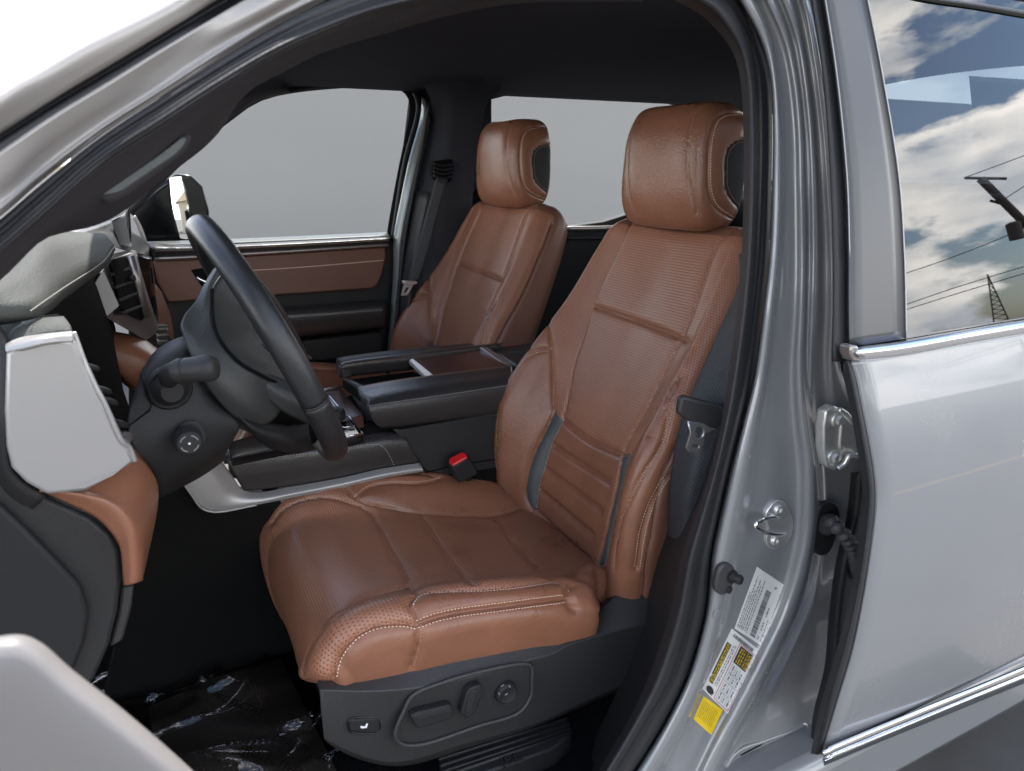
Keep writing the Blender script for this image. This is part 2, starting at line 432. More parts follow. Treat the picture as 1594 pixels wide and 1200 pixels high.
# ---- backrest ------------------------------------------------------------
BT = [  # x, z, hi, cu, ou, bf, depth
 (.772, -.90, .125, .205, .235, .010, .11), (.782, -.86, .125, .215, .248, .03, .12), (.794, -.80, .13, .225, .258, .052, .125), (.815, -.70, .135, .235, .268, .088, .13),
 (.85, -.571, .142, .237, .268, .108, .13), (.897, -.45, .155, .235, .262, .075, .13), (.953, -.323, .172, .226, .252, .032, .13), (1.008, -.2, .178, .212, .242, .014, .125), (1.036, -.14, .176, .203, .230, .008, .12), (1.050, -.105, .175, .198, .224, .006, .112)]
NR, NC = 340, 430
FULL = []
rows = interp_rows(BT, NR)
G = []
arc = [0]
for a, b in zip(rows, rows[1:]): arc.append(arc[-1]+math.hypot(b[0]-a[0], b[1]-a[1]))
LT = arc[-1]
for k, r in enumerate(rows):
    x, z, hi, cu, ou, bf, dp = r
    k0 = max(k-1, 0); k1 = min(k+1, NR-1); tx = rows[k1][0]-rows[k0][0]; tz = rows[k1][1]-rows[k0][1]; l = math.hypot(tx, tz); tx /= l; tz /= l
    rem = LT-arc[k]; rr = .055
    ins = 0 if rem > rr else rr*(1-math.sqrt(max(0, 1-((rr-rem)/rr)**2)))
    rt = .02; 
    def half(bf): return [(0, -.010), (.07, -.005), (hi*.86, .0), (hi+.012, .004+bf*.05), ((hi+cu)/2+.008, bf*.55), (cu, bf), ((cu+ou)/2+.004, bf-.012), (ou, bf-.05), (ou, min(-.03 if bf < .05 else -.02, bf-.07)), (ou-.006, -dp*.75), (ou-.045, -dp), (.1, -dp-.004), (0, -dp-.006)]
    ring = half(bf); near = half(bf*.60)
    full = [(-u, f) for u, f in near[::-1]][:-1] + ring
    full = crv([np.array(q) for q in full], NC); FULL.append(full)
    row = []
    for u, f in full:
        uu = u - math.copysign(min(ins*.8, abs(u)), u)*min(1, abs(u)/.1); mid = -dp*.45; ff = f + (mid-f)*min(1, ins/rr*.92)
        row.append(W(x - tz*ff, YC + uu, z + tx*ff))
    G.append(row)
B = Skin(G, False, None)
# normals must look outwards (towards the camera on the front)
if Vector(B.N[NR//2][NC//2]).dot(O0-B.G[NR//2][NC//2]) < 0: B.flip()
TOPI = NR-1
cl = [(985,347),(966,385),(943,431),(924,477),(909,523),(893,573),(888,600),(882,635),(877,653)]
cn = [(1146,352),(1133,383),(1116,416),(1093,473),(1072,531),(1058,554),(1040,592),(1017,653),(995,690),(981,711)]
s_cl = B.seam(cl); s_cn = B.mirror(s_cl)
s_h = B.seam([(924,477),(1000,503),(1072,531)], .005, .004)
pl = [([(877,653),(923,688),(975,711)]), [(862,693),(905,722),(953,752)], [(850,729),(895,762),(939,795)], [(841,762),(880,795),(926,834)], [(835,793),(875,832),(922,874)]]
s_p = [B.seam(q, .006, .006) for q in pl]
gfo = [(864,640),(855,660),(843,683),(827,720),(819,760),(822,780),(832,796)]; gfi = [(877,653),(871,666),(861,685),(848,725),(838,760),(835,793)]
gni = [(975,711),(970,717),(953,753),(939,795),(926,834),(922,874)]; gno = [(982,713),(967,750),(953,793),(940,833),(933,860),(931,884)]
s_gfo = B.seam(gfo); s_gfi = B.seam(gfi); s_gni = B.mirror(s_gfi); s_gno = B.mirror(s_gfo)
bf_in = [(855,504),(859,542),(861,600),(862,627),(864,640)]; s_bf = B.seam(bf_in)
bf_top = [(855,504),(841,517),(828,530),(812,550),(798,570)]; s_bft = B.seam(bf_top)
bf_st = [(857,543),(835,546),(813,560),(795,587),(779,624),(773,667),(772,707),(774,736)]; s_bst = B.seam(bf_st, .0022, .0025)
bn_in = [(1083,603),(1057,610),(1040,623),(1027,643),(1010,668),(995,690),(982,713)]; s_bnt = B.mirror(s_bft); s_bni = B.mirror(s_bf); s_bn = (s_bnt[0][::-1]+s_bni[0], s_bnt[1][::-1]+s_bni[1])
bn_s1 = [(1043,618),(1045,643),(1033,683),(1007,727),(983,773),(967,813),(960,853),(958,884)]; s_b1 = B.seam(bn_s1, .0018, .0025, coarse=5)
bn_s2 = [(1056,715),(1038,738),(1015,776),(1002,815),(993,850),(990,884)]; s_b2 = B.seam(bn_s2, .003, .0035, coarse=4)
# side seams where front leather meets the flank, and across the shoulders
for sg in (-1, 1):
    P3 = []; jj = []
    for k in range(NR):
        r = rows[k]; fl = FULL[k]; u0, f0 = sg*r[4], r[5]*(1 if sg > 0 else .60)-.047
        js = range(NC//2, NC) if sg > 0 else range(0, NC//2)
        j = min(js, key=lambda q: (fl[q][0]-u0)**2+(fl[q][1]-f0)**2); jj.append(j)
    jj = np.convolve(np.pad(np.array(jj, float), 6, mode='edge'), np.ones(13)/13, mode='valid')
    for k in range(5, NR-18):
        a_ = int(jj[k]); t_ = jj[k]-a_; P3.append(G[k][a_].lerp(G[k][min(a_+1, NC-1)], t_))
    B.seam3d(P3, .0035, .003)
    if sg < 0: side_n = P3; jn = jj
    else: side_f = P3; jf = jj
def mapij(P): 
    o = []
    for p in P:
        l, nn, idx, ds = B.bvh.find_nearest(p); o.append(B.ij(idx))
    return o
jlo = np.minimum(jn, jf); jhi = np.maximum(jn, jf)
flank = lambda I, J: (J < jlo[I.astype(int)]) | (J > jhi[I.astype(int)]) | (I > NR-12)
def pleat_extra(p, i, j): return 0.0
B.displace(puff=.006, pr=.012, wr=.0008)
def seq(*ls):
    o = []
    for l in ls: o += l
    return o
tl = (TOPI-12, s_cl[1][0][1]); tr = (TOPI-12, s_cn[1][0][1])
ins_up = seq(s_cl[1][:20][::-1], [tl, tr], s_cn[1][:1])
def sub(line, frm, to):
    """part of an ij line between the points nearest to two given ij"""
    a = min(range(len(line)), key=lambda k: (line[k][0]-frm[0])**2+(line[k][1]-frm[1])**2); b = min(range(len(line)), key=lambda k: (line[k][0]-to[0])**2+(line[k][1]-to[1])**2)
    return line[a:b+1] if a <= b else line[b:a+1][::-1]
h0, h1 = s_h[1][0], s_h[1][-1]
up = seq([tl], sub(s_cl[1], s_cl[1][0], h0), s_h[1], sub(s_cn[1], h1, s_cn[1][0]), [tr])
midp = seq(s_h[1], sub(s_cn[1], h1, s_cn[1][-1]), s_p[0][1][::-1], sub(s_cl[1], s_cl[1][-1], h0))
regs = [('flank_panel', M['leather_side'], flank, 'base', 'flank'),
        ('upper_insert', M['perf'], up, 'base', 'up'), ('lower_insert', M['perf'], midp, 'base', 'mid')]
for k in range(4):
    A = s_p[k][1]; C = s_p[k+1][1]
    regs.append(('pleat', M['leather'], seq(A, sub(s_gni[1], A[-1], C[-1]), C[::-1], sub(s_gfi[1], C[0], A[0])), 'base', 'pleat%d' % k))
regs.append(('trim_strip', M['strip'], seq(s_gfo[1], s_gfi[1][::-1]), 'base', 'gf'))
regs.append(('trim_strip', M['strip'], seq(s_gni[1], s_gno[1][::-1]), 'base', 'gn'))
jF = 0 if s_bf[1][0][1] < NC/2 else NC; jN = NC-jF
bot = (-1, s_gfo[1][-1][1]); botn = (-1, s_gno[1][-1][1])
regs.append(('bolster', M['leather'], seq(s_bft[1][::-1], s_bf[1], s_gfo[1], [bot, (-1, jF), (s_bft[1][-1][0], jF)]), 'base', 'bf'))
regs.append(('bolster', M['leather'], seq(s_bn[1], s_gno[1], [botn, (-1, jN), (s_bn[1][0][0]+2, jN)]), 'base', 'bn'))
back = B.build(regs, ('backrest', M['perf_fine']), driver_seat)
def threads(skin, lines, parent, m, name='stitching'):
    bm = bmesh.new()
    for P, side, pitch in lines:
        q, n = skin.on(P, .0003, side)
        stitch_bm(q, n, pitch, pitch*.72, .0017, bm=bm)
    return tag(obj(name, bm, m, parent, smooth=False), kind='stuff')
threads(B, [(s_bst[0], .0045, .006), (s_b1[0], .0, .0062), (s_b1[0], .0, .0062), (s_b2[0], .0055, .0062), (s_b2[0], -.0055, .0062), (s_gno[0], .004, .006), (s_gni[0], -.0035, .006), (s_gfi[0], .004, .006)], back['base'], M['thread'])
threads(B, [(s_cn[0], .005, .006), (side_n, .005, .006), (side_f, .005, .006), (s_bf[0], .004, .006)], back['base'], M['thread_dark'])
# base skirt at the foot of the near bolster
flap = tube('bolster_hem', [Y(940,884,1.10), Y(957,890,1.055), Y(985,887,1.015), Y(1042,879,1.0)], .007, M['leather'], back['base'], 10, 24)

# ---- cushion --------------------------------------------------------------
CT = [  # x, z, nx, nz, h, hi, cu, ou, drop
 (.815, -.822, .1, 1, .0, .135, .235, .275, .05), (.79, -.815, .05, 1, .008, .138, .24, .278, .06), (.73, -.808, .06, 1, .045, .14, .243, .282, .075), (.67, -.80, .08, 1, .06, .143, .245, .285, .085), (.57, -.776, .12, 1, .07, .146, .247, .287, .09),
 (.475, -.750, .12, 1, .066, .148, .248, .287, .09), (.40, -.736, .05, 1, .06, .15, .248, .286, .085), (.32, -.726, -.08, 1, .05, .155, .248, .284, .085), (.25, -.724, -.35, 1, .036, .165, .247, .28, .09),
 (.205, -.742, -1, .9, .02, .17, .243, .272, .09), (.178, -.775, -1, .35, .012, .17, .238, .262, .085), (.168, -.82, -1, .05, .006, .135, .182, .205, .07), (.172, -.862, -1, -.1, .002, .10, .125, .145, .06), (.20, -.89, -.8, -.8, .0, .07, .09, .11, .05)]
CR, CC = 340, 420
crow = interp_rows(CT, CR); G = []
for k, r in enumerate(crow):
    x, z, nx, nz, h, hi, cu, ou, dr = r; l = math.hypot(nx, nz); nx /= l; nz /= l
    ring = [(0, -.004), (.07, -.002), (hi*.88, .0), (hi+.015, h*.12), ((hi+cu)/2+.004, h*.68), (cu, h), ((cu+ou)/2+.005, h-.012), (ou, h-.04), (ou-.002, h-.065), (ou-.012, h-.065-dr*.5), (ou-.03, h-.065-dr)]
    full = crv([np.array(q) for q in [(-u, f) for u, f in ring[::-1]][:-1] + ring], CC)
    row = []; kn = 1-.34*min(1, max(0, (x-.22)/.12))      # the outer bolster stands lower than the inner one
    for u, f in full:
        if x > .68 and u < -hi: u = -(hi + (-u-hi)*(1-.62*min(1, (x-.68)/.055)))
        if u < 0: f = f - h*(1-kn)*min(1, max(0, (-u-hi*.9)/(cu-hi*.9)))
        # flanks hang straight down whatever way the row looks
        if f < h-.03 and abs(u) > cu:
            e = h-.03; a, b = nx*e, nz*e + (f-e)*min(1, max(.3, .6+nz*2))
            a += nx*(f-e)*.5*min(1, max(0, (.97-nz)/.3))
        else: a, b = nx*f, nz*f
        row.append(W(x+a, YC+u, z+b))
    G.append(row)
C = Skin(G, False, None)
if C.N[140][CC//2][2] < 0: C.flip()
g1 = [(424,815),(440,795),(470,780),(510,775),(550,785),(575,797),(590,820),(612,860),(635,900),(636,910),(615,920),(580,932),(540,952),(508,980),(484,1015),(474,1048)]
c1 = C.seam(g1, .0035, .004, 120); c2 = C.seam([(652,795),(690,855),(735,914)], .0025, .003); c3 = C.seam([(765,804),(812,860),(860,912)])
fb = [(535,753),(539,765),(551,775),(569,784),(597,790),(642,798),(716,804),(764,805),(790,800),(818,791)]; c4 = C.seam(fb)
fbt = [(535,753),(575,742),(611,738),(660,739),(685,746)]; c5 = C.seam(fbt, .0015, .0025)
fbs = [(553,776),(576,759),(611,753),(646,754),(674,750),(688,744)]; c6 = C.seam(fbs, .0022, .003)
nb = [(637,943),(642,934),(656,927),(681,923),(734,920),(786,916),(839,910),(860,907),(878,913),(888,922)]; c7 = C.seam(nb)
nbs = [(649,971),(681,960),(716,953),(769,946),(822,939),(880,932)]; c8 = C.seam(nbs, .004, .0042)
nv = [(637,943),(642,950),(648,963),(650,978),(649,999),(642,1023),(638,1036)]; c9 = C.seam(nv, .0028, .0028)
nf = [(649,974),(625,970),(597,972),(572,979),(551,992),(533,1013),(523,1034),(520,1052)]; c10 = C.seam(nf, .0022, .0028)
c11 = C.seam([(632,912),(640,919),(652,929)], .002, .003)
c12 = C.seam([(888,914),(882,925),(884,938),(893,950)], .006, .006)
def c_extra(p, i, j):
    # creases gathered at the back end of the near bolster
    d = (p - W(.70, YC-.26, -.775)).length
    return .0035*math.exp(-(d/.05)**2)*math.sin(p.x*150+p.z*140+4*noise.noise(p*22))
C.displace(puff=.0065, pr=.014, wr=.0011, wf=8, extra=c_extra)
def near_ij(S, px, py): return S.ij(S.hit(px, py)[1])
jFc = 0 if c4[1][0][1] < CC/2 else CC; jNc = CC-jFc
regs = [('front_insert', M['perf_fine'], seq(c1[1], [(CR+1, c1[1][-1][1]), (CR+1, c1[1][0][1]), ]), 'base', 'front'),
        ('bolster', M['leather'], seq(c4[1], [(-1, c4[1][-1][1]), (-1, jFc), (c4[1][0][0], jFc)]), 'base', 'bf'),
        ('bolster', M['leather'], seq(c7[1][::-1], c9[1], [(c9[1][-1][0], jNc), (-1, jNc), (-1, c7[1][-1][1])]), 'base', 'bn'),
        ('front_bolster_panel', M['leather'], seq(c10[1], [(CR+1, c10[1][-1][1]), (CR+1, jNc), (c9[1][-1][0], jNc)], c9[1][::-1][:int(len(c9[1])*.6)]), 'base', 'fp'),
        ('rear_panel', M['leather'], seq(c3[1], [(c3[1][-1][0], jNc), (-1, jNc), (-1, jFc), (c3[1][0][0], jFc)]), 'base', 'rear'),
        ('middle_insert', M['perf'], seq(c2[1], [c7[1][25]], c3[1][::-1], [c4[1][38]]), 'base', 'mid')]
cush = C.build(regs, ('cushion', M['perf']), driver_seat)
threads(C, [(c8[0], .006, .0062), (c8[0], -.006, .0062), (c7[0], -.005, .0062), (c10[0], .004, .0062), (c6[0], .0035, .006), (c5[0], 0, .006)], cush['base'], M['thread'])
threads(C, [(c1[0], .004, .006), (c4[0], .004, .006), (c9[0], .003, .006), (c2[0], .003, .006)], cush['base'], M['thread_dark'])

# ---- headrest -------------------------------------------------------------
HR, HC = 150, 320; G = []
hx, hz = 1.054, .0
for i in range(HR):
    a = -math.pi/2*.985 + math.pi*.985*i/(HR-1); zz = .1235*math.copysign(abs(math.sin(a))**.62, math.sin(a)); sc = abs(math.cos(a))**.42
    row = []
    for j in range(HC):
        b = -math.pi + 2*math.pi*j/(HC-1); cx = math.copysign(abs(math.cos(b))**.62, math.cos(b)); cy = math.copysign(abs(math.sin(b))**.55, math.sin(b))
        bow = .018*(1-cy*cy)*(1 if cx < 0 else 0)
        hw = .139 - .006*(zz/.12)
        row.append(W(hx + cx*.080*sc + bow*.0 - zz*zz*.9*(1 if cx < 0 else .2)*-1*.35 + .04*zz, YC + cy*hw*(.45+.55*sc), hz + zz))
    G.append(row)
H = Skin(G, False, None)
k0 = min(((i, j) for i in (HR//2,) for j in range(HC)), key=lambda q: (H.G[q[0]][q[1]]-O0).length)
if Vector(H.N[k0[0]][k0[1]]).dot(O0-H.G[k0[0]][k0[1]]) < 0: H.flip()
h1_ = H.seam([(1097,167),(1080,180),(1072,217),(1070,266),(1077,305),(1086,334)], .0014, .0025)
h2_ = H.seam([(1156,176),(1127,177),(1114,186),(1106,209),(1102,255),(1104,301),(1114,324),(1139,341),(1156,349)], .0028, .003)
h3_ = H.seam([(986,186),(980,217),(978,266),(981,305),(990,330)], .0008, .0025)
gp = [(1166,218),(1152,217),(1140,224),(1131,240),(1129,266),(1130,293),(1139,312),(1156,328),(1170,332)]
h4_ = H.seam(gp, .002, .003)
# mirrored side panel for the far flank
def mir(P): return [Vector((p.x, 2*YC-p.y, p.z)) for p in P]
H.seam3d(mir(h4_[0]), .002, .003); H.seam3d(mir(h2_[0]), .0028, .003)
H.displace(puff=.0018, pr=.014, wr=.0010)
hm = H.build([('side_patch', M['mesh_grey'], h4_[1], 'base', 'p1')], ('headrest', M['leather']), driver_seat)
threads(H, [(h2_[0], .0045, .0058)], hm['base'], M['thread']); threads(H, [(h4_[0], .003, .005), (h1_[0], .003, .005), (h3_[0], .003, .005)], hm['base'], M['thread_dark'])
for s_ in (-.055, .055):
    tube('headrest_post', [W(hx+.012, YC+s_, -.20), W(hx+.012, YC+s_, -.06)], .006, M['chrome'], hm['base'], 12)
    lathe('post_collar', W(hx+.010, YC+s_, -.145), (0.1, 0, 1), [(0, .016), (.008, .016), (.012, .012)], M['blk_soft'], back['base'], 16)

# ---- copy to the passenger side -------------------------------------------
def copy_thing(root, dloc, label, group=None):
    def cp(o, parent):
        c = o.copy(); COL.objects.link(c); mi = o.matrix_parent_inverse.copy(); c.parent = parent; c.matrix_parent_inverse = mi
        for ch in list(o.children): cp(ch, c)
        return c
    r = root.copy(); COL.objects.link(r); r.location = root.location + Vector(dloc); r['label'] = label
    if group: r['group'] = group
    for ch in list(root.children): cp(ch, r)
    return r
passenger_seat = copy_thing(driver_seat, (-.012, .778, .014), 'brown leather bucket seat on the far side between console and passenger door', 'front bucket seats')
for ch in passenger_seat.children:
    if ch.name.startswith('headrest'): ch.location.z -= .004; ch.location.x += .012
    if ch.name.startswith('cushion'): ch.location.z += .07

# ---- near side shield with the power switches (driver's seat only) ---------
def Yr(pts, y): return [(a, b, y) for a, b in pts]
top = [(494,1060,1.005),(600,1040,1.0),(740,1006,1.0),(862,981,1.0),(905,972,1.01),(925,958,1.02),(985,903,1.03),(1040,874,1.03)]
crs = [(498,1074,.985),(580,1076,.972),(641,1072,.968),(717,1058,.966),(823,1028,.968),(861,1018,.972),(881,1006,.975),(1030,965,.98)]
md = [(500,1110,.982),(580,1110,.974),(641,1104,.973),(717,1090,.973),(823,1062,.975),(861,1050,.978),(900,1035,.982),(1034,990,.985)]
bt = [(504,1150,.99),(545,1170,.985),(600,1186,.984),(640,1183,.984),(717,1160,.984),(829,1128,.984),(922,1087,.985),(1034,1040,.99)]
bt2 = [(512,1158,1.02),(548,1178,1.02),(602,1192,1.02),(645,1190,1.02),(720,1167,1.02),(832,1134,1.02),(925,1092,1.02),(1036,1046,1.02)]
top2 = [(500,1052,1.03),(603,1030,1.03),(742,998,1.03),(864,973,1.03),(905,962,1.04),(926,948,1.05),(985,893,1.06),(1040,862,1.06)]
shield = loft('side_shield', [top2, top, [(a, b, y-.005) for a, b, y in crs], md, bt, bt2], M['shield'], driver_seat, 80, 1, .006, linear=True)
bev(shield, .004, 3, 14)
plate('shield_front', [W(.200, 1.0, -.770), W(.200, 1.50, -.80), W(.205, 1.50, -.97), W(.205, 1.10, -.97), W(.200, 1.0, -.925)], M['blk_soft'], driver_seat, (.03, 0, 0), .004)
# flared rear wing that climbs to the backrest
rec = [(616,1137),(628,1108),(643,1082),(690,1062),(741,1047),(817,1033),(827,1037),(828,1060),(826,1084),(809,1108),(741,1131),(655,1159),(626,1158),(616,1148)]
bez = tube('switch_bezel', [Y(a, b, .9615) for a, b in rec], .004, M['shield'], driver_seat, 8, 120, True)
plate('switch_well', [Y(a, b, .9635) for a, b in rec], M['blk'], bez, (0, .004, 0), .001, 60)
sw1 = plate('seat_switch', Yr([(639,1116),(646,1110),(700,1097),(706,1101),(706,1115),(700,1121),(653,1135),(647,1132)], .949), M['blk_soft'], driver_seat, (0, .018, 0), .0035, 0, 3)
plate('switch_cap', Yr([(643,1117),(650,1112),(699,1101),(702,1104),(701,1107),(652,1121)], .9475), M['blk'], sw1, (0, .004, 0), .001)
sw2 = plate('recline_switch', Yr([(718,1112),(727,1078),(735,1070),(749,1066),(753,1075),(741,1109),(727,1120)], .947), M['blk_soft'], driver_seat, (0, .02, 0), .0035, 0, 3)
plate('switch_cap', Yr([(724,1108),(732,1080),(738,1074),(744,1073),(733,1110)], .9455), M['blk'], sw2, (0, .004, 0), .001)
lk = lathe('lumbar_knob', Y(785,1074,.966), (0, -1, 0), [(0, .021), (.008, .021), (.013, .019), (.015, .016), (.0135, .013), (.013, .0)], M['blk_soft'], driver_seat, 40)
for a in (0, 90, 180, 270):
    c, s_ = math.cos(R_(a+20)), math.sin(R_(a+20)); p = Y(785,1074,.9515) + Vector((c*.011, 0, s_*.011))
    box('arrow_mark', p, (.006, .0012, .0012), M['grey_print'], lk, Matrix.Rotation(-R_(a+20+90), 3, 'Y'), 0)
hb = plate('heater_button', Yr([(543,1124),(546,1120),(584,1119),(589,1122),(590,1134),(586,1138),(548,1139),(544,1136)], .9745), M['blk_soft'], driver_seat, (0, .012, 0), .003, 0, 3)
tube('button_rim', Yr([(542,1124),(545,1119),(585,1118),(590,1122),(591,1135),(587,1140),(547,1140),(543,1136)], .976), .0014, M['gloss_blk'], hb, 6, 50, True)
plate('lumbar_symbol', Yr([(561,1132),(562,1130),(568,1131),(571,1126),(573,1126.5),(571,1133),(563,1134)], .9738), M['white'], hb, (0, .0006, 0), 0)
# pedestal and rail under the cushion
box('seat_pedestal', W(.50, 1.26, -.90), (.5, .44, .12), M['dark'], driver_seat, None, .01)
tube('seat_rail', [W(.22, 1.08, -.985), W(.86, 1.08, -.985)], .014, M['dark'], driver_seat, 8)
# ------------------------------------------------------------------ truck body round the door opening
def paint(name, col=(0.262, 0.268, 0.277)):
    m = mat(name, col, .24, metal=.2, coat=.6, coatr=.02, var=.03, vs=4, rv=.05); t = m.node_tree; b = t.nodes['Principled BSDF']
    return m
M['paint'] = paint('silver_metallic_paint')
M['paint_warm_reflection'] = mat('silver_paint_warm_reflection', (0.40, 0.375, 0.35), .42, metal=.25, coat=.4, coatr=.12)  # same silver paint, its warm reflection put into a lighter, tanner colour
body = thing('pickup_body', 'silver pickup truck cab around the open front doorway, with pillars, roof lining and dark floor', 'pickup truck', W(.6, .8, -1.0))

def ramp(pts, ys):
    """give px points a depth running through ys"""
    n = len(pts); yy = np.interp(np.linspace(0, 1, n), np.linspace(0, 1, len(ys)), ys)
    return [(p[0], p[1], float(q)) for p, q in zip(pts, yy)]
# roof rail and A pillar, outside to inside
c0 = [(-120,170),(0,96),(60,62),(125,29),(178,0),(260,-40),(420,-105)]
c0b = [(-120,185),(0,112),(60,78),(125,44),(190,8),(270,-34),(420,-95)]
c0m = [(-120,240),(0,155),(70,112),(150,65),(240,18),(330,-30),(460,-90)]
c1 = [(-120,285),(0,207),(94,147),(188,91),(282,34),(345,-4),(480,-75)]
c2 = [(-120,320),(0,238),(94,176),(188,119),(282,60),(380,0),(500,-60)]
c2m = [(-120,360),(0,278),(80,214),(175,152),(268,96),(405,15),(520,-45)]
c3 = [(-120,405),(0,314),(63,261),(157,192),(251,133),(345,70),(439,17),(540,-35)]
c3h = [(-120,412),(0,324),(63,271),(157,200),(251,140),(345,79),(425,31),(545,-30)]
c4 = [(-120,425),(0,338),(63,284),(157,211),(251,150),(345,91),(420,46),(550,-22)]
yo = [.60, .66, .70, .75, .80]
def sh(l, d): return [x+d for x in l]
loft('a_pillar', [ramp(c0, sh(yo, .10)), ramp(c0b, sh(yo, .03)), ramp(c0m, sh(yo, -.01)), ramp(c1, sh(yo, .01))], M['paint_warm_reflection'], body, 60, 8, .01)
loft('pillar_seam', [ramp(c1, sh(yo, .012)), ramp([(a, b+8) for a, b in c1], sh(yo, .03)), ramp([(a, b+15) for a, b in c1], sh(yo, .022)), ramp(c2, sh(yo, .02))], M['rubber'], body, 60, 6, .004)
loft('roof_side_rail', [ramp(c2, sh(yo, .018)), ramp(c2m, sh(yo, .02)), ramp(c3, sh(yo, .035)), ramp(c3h, sh(yo, .03)), ramp(c4, sh(yo, .055))], M['paint_warm_reflection'], body, 60, 8, .006)
# door opening weatherstrip, one loop from the cowl over the roof to the sill
wO = [(-120,428),(-60,385),(0,341),(63,287),(157,213),(251,151),(345,92),(430,42),(500,6),(600,-30),(800,-70),(1000,-75),(1090,-50),(1143,-8),(1180,60),(1198,117),(1202,200),(1201,280),(1197,387),(1189,467),(1172,590),(1157,650),(1137,727),(1117,813),(1107,860),(1097,954),(1070,1050),(1040,1113),(1000,1180),(950,1250)]
wS = [(-120,462),(-60,415),(0,370),(63,315),(157,235),(251,175),(345,114),(430,65),(510,29),(600,-2),(800,-40),(1000,-45),(1075,-25),(1131,5),(1165,60),(1179,117),(1184,200),(1183,280),(1178,400),(1170,480),(1155,590),(1140,660),(1122,735),(1103,815),(1090,870),(1075,960),(1045,1060),(1010,1120),(968,1190),(920,1260)]
wI = [(-120,490),(-60,440),(0,396),(63,342),(157,258),(251,196),(345,135),(430,86),(510,51),(600,20),(800,-18),(1000,-15),(1060,5),(1105,35),(1140,80),(1152,120),(1157,200),(1158,280),(1154,400),(1145,500),(1133,590),(1118,680),(1101,750),(1078,815),(1060,870),(1043,950),(1010,1050),(983,1110),(943,1180),(895,1260)]
wy = [.63, .66, .70, .75, .81, .872, .862, .82, .795, .79, .785, .78]
def mid(a, b, t): return [(p[0]+(q[0]-p[0])*t, p[1]+(q[1]-p[1])*t) for p, q in zip(a, b)]
weather = loft('door_weatherstrip', [ramp(wO, sh(wy, .02)), ramp(mid(wO, wS, .35), sh(wy, .012)), ramp(mid(wO, wS, .8), sh(wy, .014)), ramp(wS, sh(wy, .004)), ramp(mid(wS, wI, .5), sh(wy, -.008)), ramp(wI, sh(wy, .03))], M['rubber'], body, 260, 6, .005)
# the finely toothed lip that runs along the strip
lip = bmesh.new(); lp = vcrv(ramp(mid(wO, wS, .93), sh(wy, .0025)), 620); l2 = vcrv(ramp(mid(wS, wI, .12), sh(wy, -.003)), 620)
for a, b in zip(lp[::1], l2[::1]):
    c = (a+b)*.5; t = (b-a); 
    box_bm(c, .0014, .003, .0014, None, lip) if 0 else None
for k in range(0, 619):
    a, b = lp[k], l2[k]; t = (lp[k+1]-a)*.55; n = (O0-a).normalized()*.0016
    v = [lip.verts.new(q) for q in (a, a+t, b+t, b, (a+b)*.5+t*.5+n)]
    for f in ((0, 1, 4), (1, 2, 4), (2, 3, 4), (3, 0, 4)): lip.faces.new([v[z] for z in f])
tag(obj('weatherstrip_lip', lip, M['rubber'], weather, False), kind='stuff')
# inner A pillar trim with grab handle
a0 = [(-120,486),(-60,438),(0,394),(63,340),(157,256),(251,194),(345,133),(430,84),(510,50),(600,18),(700,-8),(800,-20),(1000,-18)]
a1 = [(-120,510),(-60,465),(0,425),(68,366),(140,316),(232,255),(330,175),(420,115),(510,70),(600,40),(700,12),(800,-4),(1000,-6)]
a2 = [(-120,520),(-60,475),(0,437),(66,374),(100,362),(140,354),(178,338),(251,283),(284,256),(314,233),(340,207),(357,181),(381,146),(440,113),(500,83),(600,52),(700,24),(800,6),(1000,2)]
loft('a_pillar_trim', [ramp(a0, sh(wy[:7], .03)), ramp(mid(a0, a1, .5), sh(wy[:7], .045)), ramp(a1, sh(wy[:7], .06)), ramp(a2, sh(wy[:7], .15))], M['trim_dk'], body, 90, 8, .004)
gh = [(150,306),(175,287),(215,260),(255,233),(285,208),(298,207),(296,222),(282,242),(255,262),(215,292),(188,310),(165,316)]
grab = plate('grab_handle', [Y(a, b, .768+.0002*(a-150)) for a, b in gh], M['trim_dk'], body, (0, .01, 0), .004, 40)
gi = [(158,303),(185,284),(225,257),(262,230),(284,213),(290,213),(288,224),(274,240),(240,263),(205,287),(186,299)]
plate('grab_recess', [Y(a, b, .764+.0002*(a-150)) for a, b in gi], M['strip'], grab, (0, .003, 0), .001, 40)
# B pillar: pressed steel with a set of beads
rA = [(1118,-60),(1145,-8),(1182,60),(1198,117),(1203,200),(1202,280),(1198,387),(1190,467),(1173,590),(1158,650),(1138,727),(1118,813),(1108,860),(1098,954),(1071,1050),(1041,1113),(1001,1180),(950,1252)]
rB = [(1150,-60),(1180,0),(1203,60),(1211,117),(1218,200),(1220,280),(1217,387),(1209,475),(1196,590),(1186,650),(1177,727),(1165,813),(1154,872),(1135,954),(1108,1050),(1082,1113),(1048,1180),(1000,1252)]
rC = [(1168,-60),(1194,0),(1220,60),(1233,117),(1242,200),(1244,280),(1246,387),(1245,480),(1241,570),(1245,650),(1254,719),(1255,790),(1252,840),(1225,940),(1184,1026),(1150,1092),(1118,1150),(1070,1252)]
rD = [(1195,-60),(1220,0),(1240,60),(1250,117),(1259,200),(1263,280),(1265,387),(1263,480),(1261,570),(1266,650),(1276,719),(1279,790),(1275,840),(1254,940),(1215,1026),(1184,1092),(1150,1150),(1100,1252)]
rE = [(1226,-60),(1250,0),(1262,60),(1271,117),(1281,200),(1287,280),(1293,387),(1294,480),(1291,570),(1298,650),(1305,719),(1306,790),(1302,840),(1290,940),(1265,1026),(1240,1092),(1212,1150),(1160,1252)]
rF = [(1248,-60),(1266,0),(1278,60),(1287,117),(1297,200),(1303,280),(1307,387),(1308,480),(1309,570),(1340,650),(1352,719),(1358,790),(1354,840),(1340,940),(1318,1026),(1298,1092),(1280,1150),(1262,1252)]
